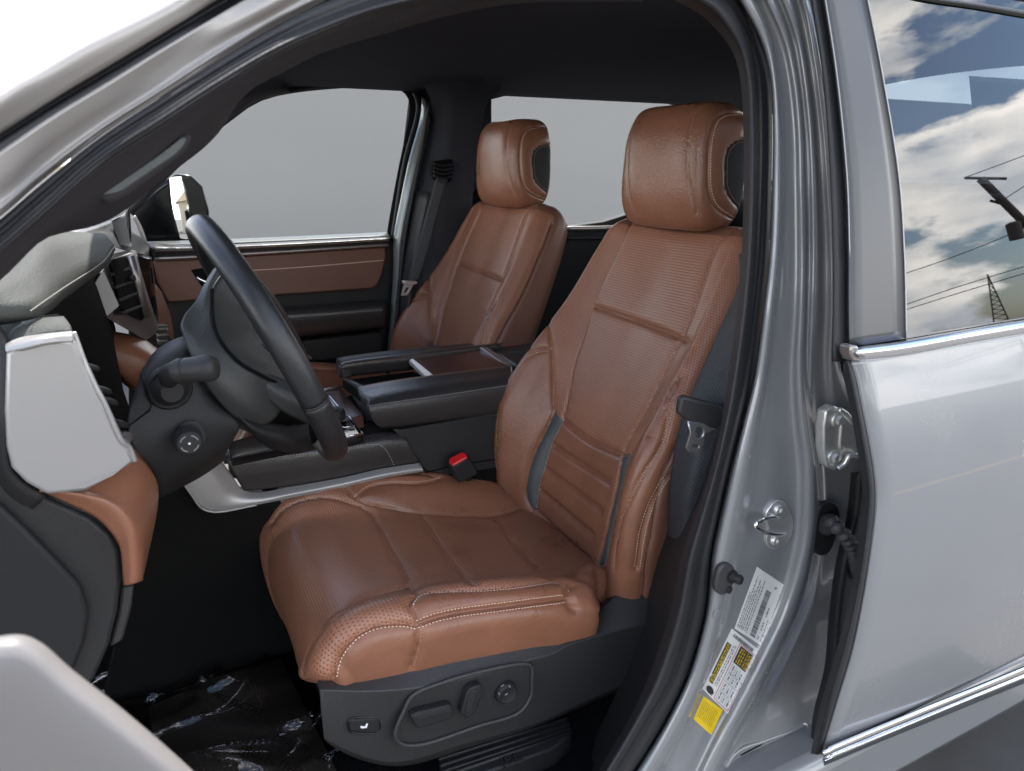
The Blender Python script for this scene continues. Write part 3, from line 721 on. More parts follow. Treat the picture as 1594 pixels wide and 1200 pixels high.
def off(r, dx): return [(a+dx, b) for a, b in r]
yt = lambda base: [base+.085, base+.055, base+.012, base, base, base]
lower = lambda up_, lo: [up_+.085, up_+.06, up_+.032, up_+.006, lo, lo, lo, lo]
railsB = [ramp(rA, yt(.812)), ramp(mid(rA, rB, .2), yt(.789)), ramp(mid(rA, rB, .6), yt(.784)), ramp(mid(rA, rB, .98), yt(.799)), ramp(mid(rB, rC, .3), yt(.798)), ramp(mid(rB, rC, .85), yt(.792)),
          ramp(rC, lower(.781, .775)), ramp(mid(rC, rD, .35), lower(.778, .770)), ramp(mid(rC, rD, .75), lower(.783, .776)), ramp(rD, lower(.768, .79)), ramp(mid(rD, rE, .25), lower(.765, .80)), ramp(mid(rD, rE, .75), lower(.772, .80)), ramp(rE, lower(.753, .80)), ramp(mid(rE, rF, .5), lower(.752, .80)), ramp(rF, lower(.765, .80))]
bpil = loft('b_pillar', railsB, M['paint'], body, 110, 5, .006)
loft('b_pillar_trim', [ramp(off(wI, 6)[21:], [.82, .82, .81]), ramp(mid(off(wI, 6), [(a-30, b+4) for a, b in wI], .5)[21:], [.92, .90, .90]), ramp([(a-45, b+4) for a, b in wI][21:], [1.02, 1.02, 1.0])], M['blk_soft'], body, 50, 5, .004)
bpy.context.view_layer.update()
def bvh_of(o):
    m = o.data; return BVHTree.FromPolygons([v.co for v in m.vertices], [p.vertices[:] for p in m.polygons])
PB = bvh_of(bpil)
def onB(px, py, off_=.0):
    d = rayd(px, py).normalized(); l, n, i, ds = PB.ray_cast(O0, d)
    if l is None: l, n, i, ds = PB.find_nearest(Y(px, py, .78))
    if n.dot(O0-l) < 0: n = -n
    return l + n*off_, n
def quadpt(q, u, v):
    (a, b), (c, d), (e, f), (g, h) = q      # corners: u0v0, u1v0, u1v1, u0v1
    return (a*(1-u)*(1-v)+c*u*(1-v)+e*u*v+g*(1-u)*v, b*(1-u)*(1-v)+d*u*(1-v)+f*u*v+h*(1-u)*v)
def decal(name, q, m, parent=None, lift=.0006, n=10, t=.0003, uv=None):
    bm = bmesh.new(); u0, v0, u1, v1 = uv or (0, 0, 1, 1)
    G_ = [[onB(*quadpt(q, u0+(u1-u0)*i/n, v0+(v1-v0)*j/n), lift)[0] for i in range(n+1)] for j in range(n+1)]
    bm = grid_bm(G_); face_cam(bm); o = obj(name, bm, m, parent, False)
    if t: solid(o, t)
    return o
def marks(name, q, rects, m, parent, lift=.0012):
    """many small printed marks on one label (u0,v0,u1,v1)"""
    bm = bmesh.new()
    for u0, v0, u1, v1 in rects:
        vs = [bm.verts.new(onB(*quadpt(q, u, v), lift)[0]) for u, v in ((u0, v0), (u1, v0), (u1, v1), (u0, v1))]; bm.faces.new(vs)
    face_cam(bm); return tag(obj(name, bm, m, parent, False), kind='stuff')
M['paper'] = mat('white_label_paper', (0.78, 0.78, 0.76), .35, coat=.3)
M['yellow'] = mat('yellow_label', (0.85, 0.58, 0.01), .35, coat=.3)
M['ink'] = mat('black_print', (0.03, 0.03, 0.035), .5); M['ink_red'] = mat('red_print', (0.5, 0.03, 0.04), .5)
# certification label
q1 = [(1143,978),(1178,882),(1220,910),(1185,1005)]          # u along the label, v across
lab1 = decal('certification_label', q1, M['paper']); tag(lab1, 'upper white certification sticker with a long barcode on the silver door pillar', 'sticker')
rng = random.Random(3); R1 = []
def textrow(R, u0, u1, v, h, rg):
    u = u0
    while u < u1:
        l = rg.uniform(.006, .016)
        for _ in range(rg.randint(2, 6)):
            if u+l > u1: break
            R.append((u, v+rg.uniform(0, h*.2), u+l*.72, v+h*rg.uniform(.75, 1))); u += l
        u += .014
for k, v in enumerate((.05, .11, .17, .23, .30, .37)): textrow(R1, .05, (.62, .9, .7, .86, .8, .9)[k], v, .035, rng)
u = .05
while u < .78:
    wd = rng.choice((.005, .005, .009, .013)); R1.append((u, .52, u+wd, .70)); u += wd+rng.choice((.005, .007, .011))
textrow(R1, .05, .12, .78, .04, rng); textrow(R1, .2, .34, .78, .05, rng); textrow(R1, .42, .58, .78, .05, rng); R1.append((.86, .78, .9, .80)); R1.append((.88, .74, .89, .84)); textrow(R1, .05, .4, .9, .03, rng)
marks('label_print', q1, R1, M['ink'], lab1)
q2 = [(1093,1072),(1139,978),(1181,1011),(1133,1111)]
lab2 = decal('tyre_label', q2, M['paper']); tag(lab2, 'lower white tyre loading sticker with yellow and red boxes on the silver pillar', 'sticker')
decal('yellow_heading', q2, M['ink'], lab2, .0011, 6, 0, (.16, .04, .8, .20)); decal('yellow_box', q2, M['ink'], lab2, .0011, 4, 0, (.62, .46, .88, .92))
R2 = []; textrow(R2, .18, .79, .065, .05, rng); textrow(R2, .18, .79, .125, .05, rng)
for v in (.5, .57, .64, .73, .8, .86): textrow(R2, .64, .87, v, .05, rng)
marks('yellow_print', q2, R2, M['yellow'], lab2, .0017)
R2 = []; u = .9
for k in range(26):
    R2.append((.91, .12+k*.028, .96, .12+k*.028+rng.choice((.009, .016))))
for v in (.25, .31): textrow(R2, .18, .84, v, .035, rng)
textrow(R2, .02, .1, .25, .1, rng)
for u in (.06, .2, .36, .48): textrow(R2, u, u+.11, .52, .05, rng); textrow(R2, u, u+.09, .66, .06, rng); textrow(R2, u, u+.09, .82, .06, rng)
for v in (.47, .62, .77): R2.append((.03, v, .6, v+.006))
for u in (.17, .33, .46): R2.append((u, .47, u+.004, .94))
marks('label_print', q2, R2, M['ink'], lab2, .0013)
marks('red_border', q2, [(.02, .40, .9, .415), (.02, .95, .9, .965), (.02, .40, .028, .965), (.895, .40, .903, .965)], M['ink_red'], lab2, .0014)
tp = [onB(*quadpt(q2, .07+.05*math.cos(a), .2+.13*math.sin(a)), .0018)[0] for a in [k*math.pi/8 for k in range(16)]]
plate('tyre_symbol', tp, M['ink'], lab2, (0, .0004, 0), 0)
q3 = [(1079,1119),(1095,1083),(1125,1105),(1107,1144)]
lab3 = decal('warning_label', q3, M['yellow']); tag(lab3, 'small plain yellow sticker with fine black print, lowest on the pillar', 'sticker')
R3 = []
for k in range(9): textrow(R3, .2, .88, .1+k*.085, .03, rng)
marks('label_print', q3, R3, M['ink'], lab3)
# striker, door switch
def onpl(px, py, p0, n, off_=0.0):
    d = rayd(px, py); return O0 + d*((p0+n*off_-O0).dot(n)/d.dot(n))
p, n = onB(1213, 817, .0)
stk = thing('door_striker', 'shiny zinc door striker loop bolted to the silver pillar', 'door striker', p)
sp = [(1210,779),(1223,783),(1231,797),(1235,812),(1233,832),(1226,846),(1216,853),(1204,856),(1196,850),(1193,840),(1196,820),(1192,802),(1199,789)]
plate('striker_plate', [onpl(a, b, p, n, .006) for a, b in sp], M['zinc'], stk, -n*.008, .0015, 40)
pl_ = [onpl(*q_, p, n, o_) for *q_, o_ in ((1222,831,.005), (1205,831,.014), (1186,826,.026), (1175,817,.030), (1183,810,.026), (1198,805,.014), (1212,805,.005))]
tube('striker_loop', pl_, .0045, M['chrome'], stk, 12, 40)
for a, b in ((1211,793),(1206,841)):
    bo = lathe('bolt', onpl(a, b, p, n, .005), n, [(0, .009), (.003, .009), (.005, .0075), (.0055, .004), (.003, .0035)], M['zinc'], stk, 20)
q, nn = onB(1127, 906, .0)
dsw = thing('door_switch', 'black rubber courtesy light plunger on the pillar beside the weatherstrip', 'door switch', q)
bs = [(1129,878),(1140,880),(1146,890),(1143,908),(1136,922),(1128,927),(1119,925),(1114,917),(1116,900),(1121,885)]
plate('switch_base', [onpl(a, b, q, nn, .008) for a, b in bs], M['rubber_grey'], dsw, -nn*.012, .004, 30, 3)
q, nn = onB(1132, 893, .010); ax = (nn*1.0 + Rt*.25).normalized()
lathe('plunger', q, ax, [(0, .011), (.004, .011), (.006, .008), (.016, .008), (.018, .0065), (.0185, .002)], M['blk_soft'], dsw, 24)
q, nn = onB(1128, 914, .010); lathe('screw', q, nn, [(0, .0065), (.002, .006), (.0025, .003), (.001, .0025)], M['blk'], dsw, 16)
tube('grease_smear', [onB(*p, .0012)[0] for p in ((1128,952),(1112,1000),(1090,1040))], .0004, M['paint'], body, 6, 12) if 0 else None
# pressed step under the labels and drain plugs
for a, b in ((1117,955),):
    q, nn = onB(a, b, .0); lathe('body_plug', q, nn, [(0, .010), (.001, .010), (.002, .008), (.0015, .0)], M['paint'], body, 20)
step = tube('pressed_ridge', [onB(*p, -.001)[0] for p in ((1130,1195),(1145,1172),(1185,1155),(1225,1140),(1252,1128),(1258,1140),(1252,1180))], .0045, M['paint'], body, 10, 50)

# ---- floor, sill, roof lining, back wall
def wgrid(name, fn, nu, nv, m, parent, t=.004, inv=False, kind=None):
    bm = grid_bm([[fn(i/nu, j/nv) for i in range(nu+1)] for j in range(nv+1)]); face_cam(bm, inv)
    o = obj(name, bm, m, parent)
    if t: solid(o, t)
    return o
FL = -1.09
wgrid('floor_carpet', lambda u, v: W(-1.0+4.0*u, .80+1.75*v, FL + .012*noise.noise(Vector((u*22, v*12, 0))) + (.0 if v > .06 else .02)), 90, 50, M['carpet'], body)
wgrid('roof_lining', lambda u, v: W(.10-.03*math.sin(math.pi*v)+(2.5)*u, .86+1.52*v, .235 + .075*math.sin(math.pi*v)**.7 - (.03*max(0, .1-u)/.1)), 30, 40, M['head'], body, .01)
wgrid('roof_panel', lambda u, v: W(.10-.03*math.sin(math.pi*v)+2.55*u, .80+1.66*v, .30 + .08*math.sin(math.pi*v)**.6), 20, 24, M['paint'], body, .004, True)
box('back_wall', W(2.45, 1.62, -.55), (.06, 1.6, 1.0), M['head'], body, None, .01)
box('rear_bench', W(2.05, 1.62, -.82), (.7, 1.5, .5), M['blk_soft'], body, None, .05)
box('rear_bench_back', W(2.30, 1.62, -.45), (.18, 1.5, .75), M['blk_soft'], body, None, .05)
box('rocker', W(1.0, .78, -1.16), (4.2, .12, .16), M['paint'], body, None, .03)
box('firewall', W(-.75, 1.62, -.65), (.06, 1.7, .9), M['dark'], body, None, .0)
box('cowl', W(-.62, 1.62, -.30), (.3, 1.7, .05), M['dark'], body, None, .01)
# amplifier under the seat
amp = thing('seat_amplifier', 'black ribbed box with faint raised lettering on the carpet under the seat', 'amplifier', Z(790, 1165, FL+.04))
A4 = [Z(683,1182,FL+.05), Z(882,1118,FL+.05), Z(890,1140,FL+.05), Z(862,1165,FL+.05), Z(720,1215,FL+.05), Z(690,1215,FL+.05)]
plate('amplifier_case', A4, M['gloss_blk'] if 0 else M['blk_soft'], amp, (0, 0, -.045), .004)
for k, (e, f) in enumerate((((683,1182),(882,1119)), ((686,1192),(886,1127)), ((690,1201),(888,1135)), ((694,1207),(889,1140)))):
    tube('cooling_rib', [Z(*e, FL+.052), Z(*f, FL+.052)], .0035, M['blk'], amp, 6)
def text(name, s, size, p, ux, uy, m, parent, ext=.0004):
    c = bpy.data.curves.new(name, 'FONT'); c.body = s; c.size = size; c.extrude = ext; c.align_x = 'CENTER'; c.align_y = 'CENTER'; c.resolution_u = 3
    o = bpy.data.objects.new(name, c); COL.objects.link(o); bpy.context.view_layer.update()
    me = bpy.data.meshes.new_from_object(o.evaluated_get(bpy.context.evaluated_depsgraph_get())); bpy.data.objects.remove(o)
    ux = Vector(ux).normalized(); uy = Vector(uy); uy = (uy-ux*uy.dot(ux)).normalized(); uz = ux.cross(uy)
    R = Matrix((ux, uy, uz)).transposed()
    for v in me.vertices: v.co = p + R @ v.co
    me.materials.clear(); me.name = name
    return obj(name, me, m, parent, False)
a_, b_ = Z(700,1205,FL+.053), Z(880,1146,FL+.053)
text('raised_lettering', 'JBL', .03, Z(795,1182,FL+.0535), b_-a_, Vector((-.3, 1, 0)), M['grey_print'] if 0 else M['blk'], amp, .001)
# ------------------------------------------------------------------ interior
def prism(name, A, Bq, m, parent=None, b=.003, seg=2):
    """closed solid between two matching outlines"""
    A = [V(p) for p in A]; Bq = [V(p) for p in Bq]; n = len(A); bm = bmesh.new()
    a = [bm.verts.new(p) for p in A]; c = [bm.verts.new(p) for p in Bq]
    bm.faces.new(a); bm.faces.new(c[::-1])
    for i in range(n): bm.faces.new((a[i], c[i], c[(i+1) % n], a[(i+1) % n]))
    bmesh.ops.recalc_face_normals(bm, faces=bm.faces[:])
    o = obj(name, bm, m, parent, False)
    if b:
        bev(o, b, seg)
        for p in o.data.polygons: p.use_smooth = True
        o.data.set_sharp_from_angle(angle=R_(60))
    return o
def stitch_line(name, pts, m, parent, n=80, pitch=.007, lift=.001):
    P = vcrv(pts, n); N_ = [(O0-p).normalized() for p in P]
    return tag(obj(name, stitch_bm([p+q*lift for p, q in zip(P, N_)], N_, pitch, pitch*.68, .0016), m, parent, False), kind='stuff')
def yy(pts, y): return [(p[0], p[1], y) for p in pts]
# ---- dashboard
M['pad_top'] = mat('grey_green_soft_dash', (0.075, 0.080, 0.077), .75, grain=420, gs=.3, var=.05, spec=.35)
dash = thing('dashboard', 'dark dashboard end with satin silver vent surround and brown leather knee panel', 'dashboard', W(-.2, 1.3, -.6))
pad = [([(-40,446),(0,436),(68,366),(124,361)], [(-40,464),(0,455),(84,394),(140,370)], [(-40,481),(0,477),(93,431),(158,390)], [(-40,494),(0,492),(98,448),(161,402)], [(-40,508),(0,506),(103,462),(165,414)])]
TPD = [[(-40,446,.97),(0,437,1.0),(36,401,1.1),(68,367,1.2),(94,362,1.3),(125,361,1.4),(163,364,1.52)],
       [(-40,463,.965),(-2,456,.985),(38,425,1.08),(78,392,1.18),(108,380,1.29),(140,374,1.39),(170,371,1.5)],
       [(-40,479,.955),(0,476,.965),(40,471,.98),(92,431,1.13),(120,415,1.22),(150,400,1.32),(177,379,1.48)]]
lp0 = [(-40,494,.965),(0,492,.97),(46,486,.985),(98,450,1.135),(124,434,1.225),(157,409,1.325),(178,384,1.48)]
lp1 = [(-40,508,.985),(0,506,.99),(53,496,1.005),(103,463,1.155),(130,443,1.245),(164,416,1.345),(180,388,1.49)]
def mixr(a, b, t): return [tuple(x+(y-x)*t for x, y in zip(p, q)) for p, q in zip(a, b)]
loft('top_pad', [TPD[0], mixr(TPD[0], TPD[2], .5), mixr(TPD[0], TPD[2], .9), mixr(TPD[2], lp0, .25), lp0, lp1], M['pad_top'], dash, 90, 1, .012, linear=True)
stitch_line('pad_stitching', [(47,484,.97),(100,447,1.12),(158,409,1.305),(178,384,1.47)], M['thread_grey'], dash)
prism('inner_wall', [(0,500,1.06),(60,494,1.08),(100,462,1.2),(150,420,1.38),(146,440,1.45),(166,494,1.50),(174,516,1.50),(182,590,1.45),(215,720,1.35),(120,730,1.15),(0,640,1.05)], [(-40,470,1.6),(50,470,1.6),(100,440,1.7),(140,410,1.75),(150,430,1.75),(170,480,1.75),(180,510,1.75),(186,590,1.7),(225,700,1.6),(120,700,1.5),(-40,640,1.5)], M['dark'], dash, .004)
# silver end of the dash round the side vent
silver = [(8,540),(60,523),(114,517),(131,562),(152,607),(164,628),(191,688),(201,697),(211,719),(176,740),(134,765),(73,771),(40,752),(17,729),(9,695),(6,640)]
end = plate('vent_surround', [(9,547,.938),(36,541,.934),(72,533,.934),(115,530,.95),(131,562,.95),(152,607,.952),(164,629,.952),(191,688,.956),(201,697,.958),(211,719,.962),(176,740,.95),(134,765,.945),(104,768,.94),(73,771,.938),(40,752,.936),(17,729,.935),(9,695,.934),(6,640,.933)], M['satin'], dash, (0, .03, 0), .005, 0, 3)
loft('surround_top', [[(9,548,.937),(36,542,.933),(72,534,.933),(115,531,.949)], [(8,541,.94),(34,533,.938),(71,524,.938),(114,521,.955)], [(9,534,.962),(32,525,.958),(70,519,.958),(112,515,.972)]], M['satin'], dash, 30, 8, .006)
tube('bright_edge', [(114,517,.968),(131,562,.956),(150,604,.953),(164,630,.953),(190,687,.956),(201,696,.962),(210,718,.965)], .0032, M['satin'], dash, 8, 60)
loft('cap_pad', [[(9,534,.975),(14,532,.97),(70,520,.972),(112,515,.985)], [(8,527,.985),(24,512,.985),(80,505,.985),(110,507,.995)], [(10,520,1.02),(38,499,1.02),(72,494,1.02),(99,492,1.03)]], M['pad_top'], dash, 20, 6, .004)
loft('end_panel', [[(-30,480,.972),(6,535,.955),(2,600,.94),(3,655,.935),(4,700,.94),(12,734,.945),(40,760,.95),(70,775,.955)], [(-60,500,.98),(-40,560,.98),(-30,650,.98),(-20,720,.98),(-10,760,.98),(10,790,.98),(35,810,.98)]], M['blk'], dash, 30, 4, .008)
# stack of vent vanes showing past the bright edge
for k in (1, 3, 4, 6):
    t = k/8; a = 128+ (203-128)*t; b_ = 548 + (690-548)*t
    plate('vent_vane', [(a,b_,.985),(a+17,b_+4,1.03),(a+20,b_+13,1.03),(a+5,b_+12,.985)], M['blk'], dash, (-.01, .02, 0), .003)
plate('vent_end', [(187,676,.972),(204,672,1.0),(208,682,1.0),(200,697,.975),(194,690,.972)], M['satin_dk'], dash, (-.01, .012, 0), .002)
# knee panel of brown leather
rA_ = [(62,758),(135,766),(176,776),(201,797),(213,818),(219,850),(220,880),(219,905)]
loft('knee_panel', [yy([(66,766),(120,790),(150,806),(174,830),(186,851),(190,880),(191,896),(192,911)], .962), yy([(64,762),(133,770),(170,783),(194,806),(204,826),(207,855),(208,885),(207,909)], .948), yy(rA_, .958), ramp([(70,740),(150,730),(195,728),(222,752),(232,785),(232,830),(226,868),(222,900)], [1.0, 1.03]), ramp([(90,720),(168,705),(206,690),(236,728),(246,752),(245,793),(232,858),(225,890)], [1.04, 1.10])], M['leather'], dash, 60, 8, .004)
# black kick panels below the silver end
kp = [(-60,640),(2,640),(4,700),(14,733),(40,757),(70,774),(140,805),(172,832),(186,856),(189,900),(183,954),(170,1006),(147,1058),(90,1120),(-60,1120)]
plate('kick_panel', yy(kp, .968), M['blk'], dash, (-.01, .10, 0), .006)
plate('door_side_panel', yy([(-60,760),(0,787),(50,835),(93,880),(124,912),(138,954),(132,1000),(100,1080),(60,1140),(-60,1140)], .955), M['blk_soft'], dash, (0, .012, 0), .005)
plate('footwell_trim', yy([(189,915),(208,912),(205,945),(191,998),(170,1010),(184,955)], .985), M['shield'], dash, (0, .03, 0), .004)
# centre vent with bright frame, screen and lower brown face
cv = thing('centre_vent', 'satin silver framed air vent with black vanes in the middle of the dashboard', 'air vent', Y(200, 460, 1.6))
prism('vent_frame', [(146,440,1.52),(161,420,1.53),(173,402,1.56),(202,393,1.66),(207,395,1.67),(244,518,1.67),(227,530,1.62),(166,495,1.53)], [(140,430,1.8),(160,405,1.8),(175,395,1.8),(206,388,1.85),(212,390,1.86),(248,510,1.86),(230,520,1.85),(165,485,1.8)], M['satin_dk'], cv, .003)
plate('side_face', [(147,441,1.517),(161,421,1.527),(186,476,1.527),(166,493,1.524)], M['satin'], cv, (0, .003, 0), .001)
plate('vent_mouth', [(174,412,1.545),(180,405,1.555),(200,399,1.63),(227,494,1.64),(220,499,1.62),(188,480,1.545)], M['dark'], cv, (-.004, .02, 0), .001)
for k in range(4):
    y0 = 421+k*20; x0 = 176+k*5.5
    plate('vane', [(x0-1,y0+4,1.54),(x0+28,y0-7,1.62),(x0+30,y0-3,1.62),(x0,y0+9,1.54)], M['blk'], cv, (-.02, .01, 0), .001)
tube('vent_bar', [(201,398,1.63),(214,445,1.635),(227,494,1.64)], .010, M['satin_dk'], cv, 6)
plate('vane_tab', [(203,430,1.6),(211,428,1.6),(213,436,1.6),(206,438,1.6)], M['blk'], cv, (-.01, .01, 0), .001)
prism('screen_housing', [(173,343,1.66),(193,334,1.72),(203,386,1.72),(187,384,1.66)], [(186,338,1.9),(202,322,1.95),(206,386,1.95),(195,386,1.9)], M['gloss_blk'], dash, .003)
loft('centre_face', [yy([(172,515),(200,520),(226,529),(246,543)], 1.62), yy([(174,540),(200,545),(225,555),(240,560)], 1.56), yy([(177,560),(190,580),(205,585),(222,572)], 1.55), yy([(182,585),(195,600),(215,610),(235,610)], 1.6)], M['leather'], dash, 20, 6, .008)
prism('passenger_face', [(236,436,1.95),(252,455,2.0),(266,491,2.05),(272,535,2.05),(262,520,1.98),(247,507,1.9)], [(226,430,2.2),(240,440,2.2),(252,470,2.2),(262,520,2.2),(256,510,2.15),(242,500,2.1)], M['leather_side'], dash, .006)
prism('passenger_screen_edge', [(214,398,1.80),(232,402,1.82),(245,512,1.82),(243,520,1.8),(236,500,1.78)], [(222,396,1.95),(236,400,1.96),(249,505,1.96),(246,516,1.95),(240,498,1.95)], M['gloss_blk'], dash, .002)
for k in range(7):
    b_ = 507+k*4.6
    plate('knob_rib', [(246+k*.4,b_,1.84),(261,b_-1,1.88),(263,b_+1.5,1.88),(247+k*.4,b_+3,1.84)], M['satin_dk'] if k % 2 else M['blk'], dash, (-.005, .02, 0), .0008)
prism('dash_top', [(120,362,1.5),(175,345,1.75),(232,380,2.25),(232,402,2.25),(206,394,1.75),(176,384,1.5)], [(20,352,1.8),(150,335,2.1),(226,372,2.4),(230,395,2.42),(210,390,2.1),(170,375,1.8)], M['blk_leather'], dash, .006)
box('dash_shelf', W(-.48, 1.70, -.24), (.76, 1.44, .14), M['pad_top'], dash, None, .04)
box('dash_body', W(-.42, 1.75, -.42), (.34, 1.3, .34), M['dark'], dash, None, .04)
# ---- steering column
colm = thing('steering_column', 'black plastic steering column shroud carrying the stalk and adjuster knob', 'steering column', Y(300, 640, 1.15))
loft('shroud', [ramp([(214,600),(222,575),(245,543),(291,523),(303,533)], [1.12, 1.16]), ramp([(205,625),(222,590),(255,560),(296,550),(312,575)], [1.06, 1.10]), ramp([(200,650),(225,640),(262,625),(310,610),(340,625)], [1.04, 1.08]), ramp([(203,685),(235,690),(275,680),(330,662),(372,662)], [1.03, 1.07]), ramp([(224,714),(246,725),(280,720),(325,705),(366,680)], [1.04, 1.08]), ramp([(238,735),(247,767),(275,752),(315,730),(352,706)], [1.08, 1.12]), ramp([(230,745),(245,775),(280,760),(320,738),(356,712)], [1.2, 1.22])], M['blk_soft'], colm, 40, 10, .006)
plate('shroud_seam', [(217,582,1.075),(219,583,1.075),(226,606,1.045),(236,632,1.035),(234,640,1.032),(201,664,1.03),(201,662,1.03),(232,637,1.032),(234,631,1.036),(224,606,1.046)], M['dark'], colm, (0, .002, 0), 0)
lathe('stalk_boot', Y(262,602,1.065), (.12, -1, .0), [(0, .030), (.010, .030), (.014, .027), (.012, .024), (.018, .020), (.03, .014)], M['blk_soft'], colm, 36)
stalk = tube('stalk', [(264,592,1.05),(262,586,1.02),(266,580,.99),(280,576,.97)], .0125, M['blk_soft'], colm, 16, 16)
ax = (Y(338,571,.955)-Y(277,577,.975)).normalized()
L_ = (Y(338,571,.955)-Y(270,578,.975)).length
lathe('stalk_knob', Y(270,578,.975), ax, [(0, .013), (.006, .0155), (.012, .0155), (.013, .0145), (.015, .0155), (.03, .016), (L_*.75, .0175), (L_*.93, .0165), (L_, .0135), (L_+.001, .010)], M['blk'], colm, 28)
q = Y(292,683,1.035)
plate('knob_surround', yy([(277,676),(283,660),(296,655),(305,656),(322,678),(320,686),(305,700),(285,700)], 1.042), M['blk'], colm, (0, .004, 0), .002, 40)
kn = lathe('adjuster_knob', q, (.05, -1, -.05), [(0, .019), (.004, .019), (.008, .0165), (.016, .0165), (.018, .0145), (.0185, .002)], M['blk'], colm, 36)
for a0_ in range(4):
    pts = []
    for k in range(6):
        a = R_(a0_*90+18+k*11); pts.append(q + Vector((.05, -1, -.05)).normalized()*.0188 + Vector((math.cos(a)*.0115, 0, math.sin(a)*.0115)))
    tube('ring_mark', pts, .0009, M['grey_print'], kn, 6)
lathe('centre_dot', q + Vector((.05, -1, -.05)).normalized()*.0182, (.05, -1, -.05), [(0, .002), (.001, .0015)], M['white'], kn, 10)
# ---- steering wheel
whl = thing('steering_wheel', 'black leather steering wheel seen edge on with grained lower grip', 'steering wheel', Y(415, 520, 1.2))
pt_ = Y(312, 352, 1.2); pb_ = Y(508, 690, 1.2); wc = (pt_+pb_)*.5; up = (pt_-pb_).normalized(); WR = (pt_-pb_).length/2
wn = Vector((up.z, 0, -up.x)); lat = Vector((0, 1, 0))
# a small turn of the plane about its own rise keeps the near arc in front of the far one
TW = R_(-1.7); wl = lat*math.cos(TW)+wn*math.sin(TW)
M['wheel_grip'] = mat('pebbled_black_leather', (0.02, 0.019, 0.02), .42, grain=420, gs=.35)
M['wheel_smooth'] = mat('smooth_black_leather', (0.02, 0.021, 0.023), .36, grain=500, gs=.15)
def rim(a0, a1, r, n): return [wc + (up*math.cos(a)*WR + wl*math.sin(a)*WR) for a in np.linspace(a0, a1, n)]
# angle 0 = top; near side = negative y
def rimtube(name, a0, a1, r, m, n=60):
    P = rim(a0, a1, r, n); bm = bmesh.new(); rings = []
    for p, a in zip(P, np.linspace(a0, a1, n)):
        rad = (p-wc).normalized()
        rings.append([bm.verts.new(p + rad*math.cos(t)*r*.92 + wn*math.sin(t)*r*1.08) for t in [2*math.pi*q/20 for q in range(20)]])
    for A, Bq in zip(rings, rings[1:]):
        for q in range(20): bm.faces.new((A[q], A[(q+1) % 20], Bq[(q+1) % 20], Bq[q]))
    bm.faces.new(rings[0][::-1]); bm.faces.new(rings[-1]); bmesh.ops.recalc_face_normals(bm, faces=bm.faces[:])
    return obj(name, bm, m, whl)
g0 = R_(105)
rimtube('rim', -g0, g0, .0185, M['wheel_smooth'], 110); rimtube('rim_grip', g0+.006, 2*math.pi-g0-.006, .0188, M['wheel_grip'], 60)
rimtube('rim_seam', g0-.004, g0+.010, .0192, M['wheel_smooth'], 4); rimtube('rim_seam', -g0-.010, -g0+.004, .0192, M['wheel_smooth'], 4)
M['hub'] = mat('grained_hub_plastic', (0.040, 0.042, 0.041), .40, grain=800, gs=.35)
loft('hub_back', [[(352,395,1.20),(326,428,1.18),(305,468,1.14),(284,496,1.10),(285,516,1.08),(298,556,1.06),(326,606,1.06),(362,647,1.07),(400,668,1.09)], [(354,400,1.19),(328,440,1.16),(315,480,1.125),(302,510,1.09),(306,530,1.07),(320,560,1.055),(348,600,1.05),(385,630,1.055),(430,650,1.08)], [(356,410,1.19),(330,450,1.155),(328,476,1.13),(329,498,1.105),(336,520,1.085),(348,540,1.07),(372,566,1.06),(402,584,1.06),(450,606,1.09)]], M['hub'], whl, 60, 8, .008)
loft('airbag_back', [[(358,412,1.195),(332,452,1.16),(331,476,1.14),(332,496,1.115),(339,517,1.095),(351,537,1.08),(375,562,1.07),(405,580,1.07),(452,602,1.1)], [(372,430,1.19),(352,460,1.17),(350,490,1.14),(358,515,1.115),(372,535,1.10),(392,555,1.09),(415,570,1.09),(440,585,1.1),(470,600,1.12)], [(395,470,1.2),(390,490,1.18),(395,515,1.16),(405,535,1.14),(420,550,1.13),(440,565,1.13),(455,575,1.13),(470,585,1.14),(490,600,1.16)]], M['hub'], whl, 50, 8, .008)
tube('hub_seam', [(331,450,1.152),(330,478,1.13),(332,499,1.10),(338,519,1.082),(350,539,1.067),(374,564,1.058),(404,582,1.058),(440,600,1.08)], .0022, M['dark'], whl, 8, 60)
loft('lower_spoke', [[(345,600,1.08),(375,640,1.08),(410,655,1.09),(450,662,1.10),(480,660,1.12)], [(362,640,1.07),(390,665,1.07),(420,678,1.08),(450,685,1.09),(485,690,1.12)], [(372,655,1.10),(395,680,1.10),(425,700,1.12),(460,706,1.13),(490,700,1.15)]], M['blk_soft'], whl, 30, 6, .02)
plate('hub_underside', [(392,606,1.13),(470,618,1.14),(505,655,1.15),(490,692,1.16),(420,694,1.15),(372,664,1.13)], M['dark'], whl, (.01, .02, 0), .004)
loft('spoke', [[(400,574,1.08),(440,590,1.08),(480,605,1.08),(500,625,1.08)], [(402,590,1.07),(440,612,1.06),(478,630,1.05),(500,650,1.05)], [(404,606,1.07),(440,640,1.07),(475,658,1.07),(500,670,1.07)]], M['hub'], whl, 20, 6, .015)
loft('front_pad', [[(388,445,1.22),(405,470,1.26),(428,505,1.30),(450,545,1.33),(462,585,1.33)], [(392,448,1.3),(414,472,1.36),(440,512,1.4),(462,556,1.4),(472,594,1.38)], [(388,454,1.4),(410,482,1.42),(436,522,1.44),(460,568,1.44),(470,602,1.42)]], M['wheel_smooth'], whl, 30, 6, .02)
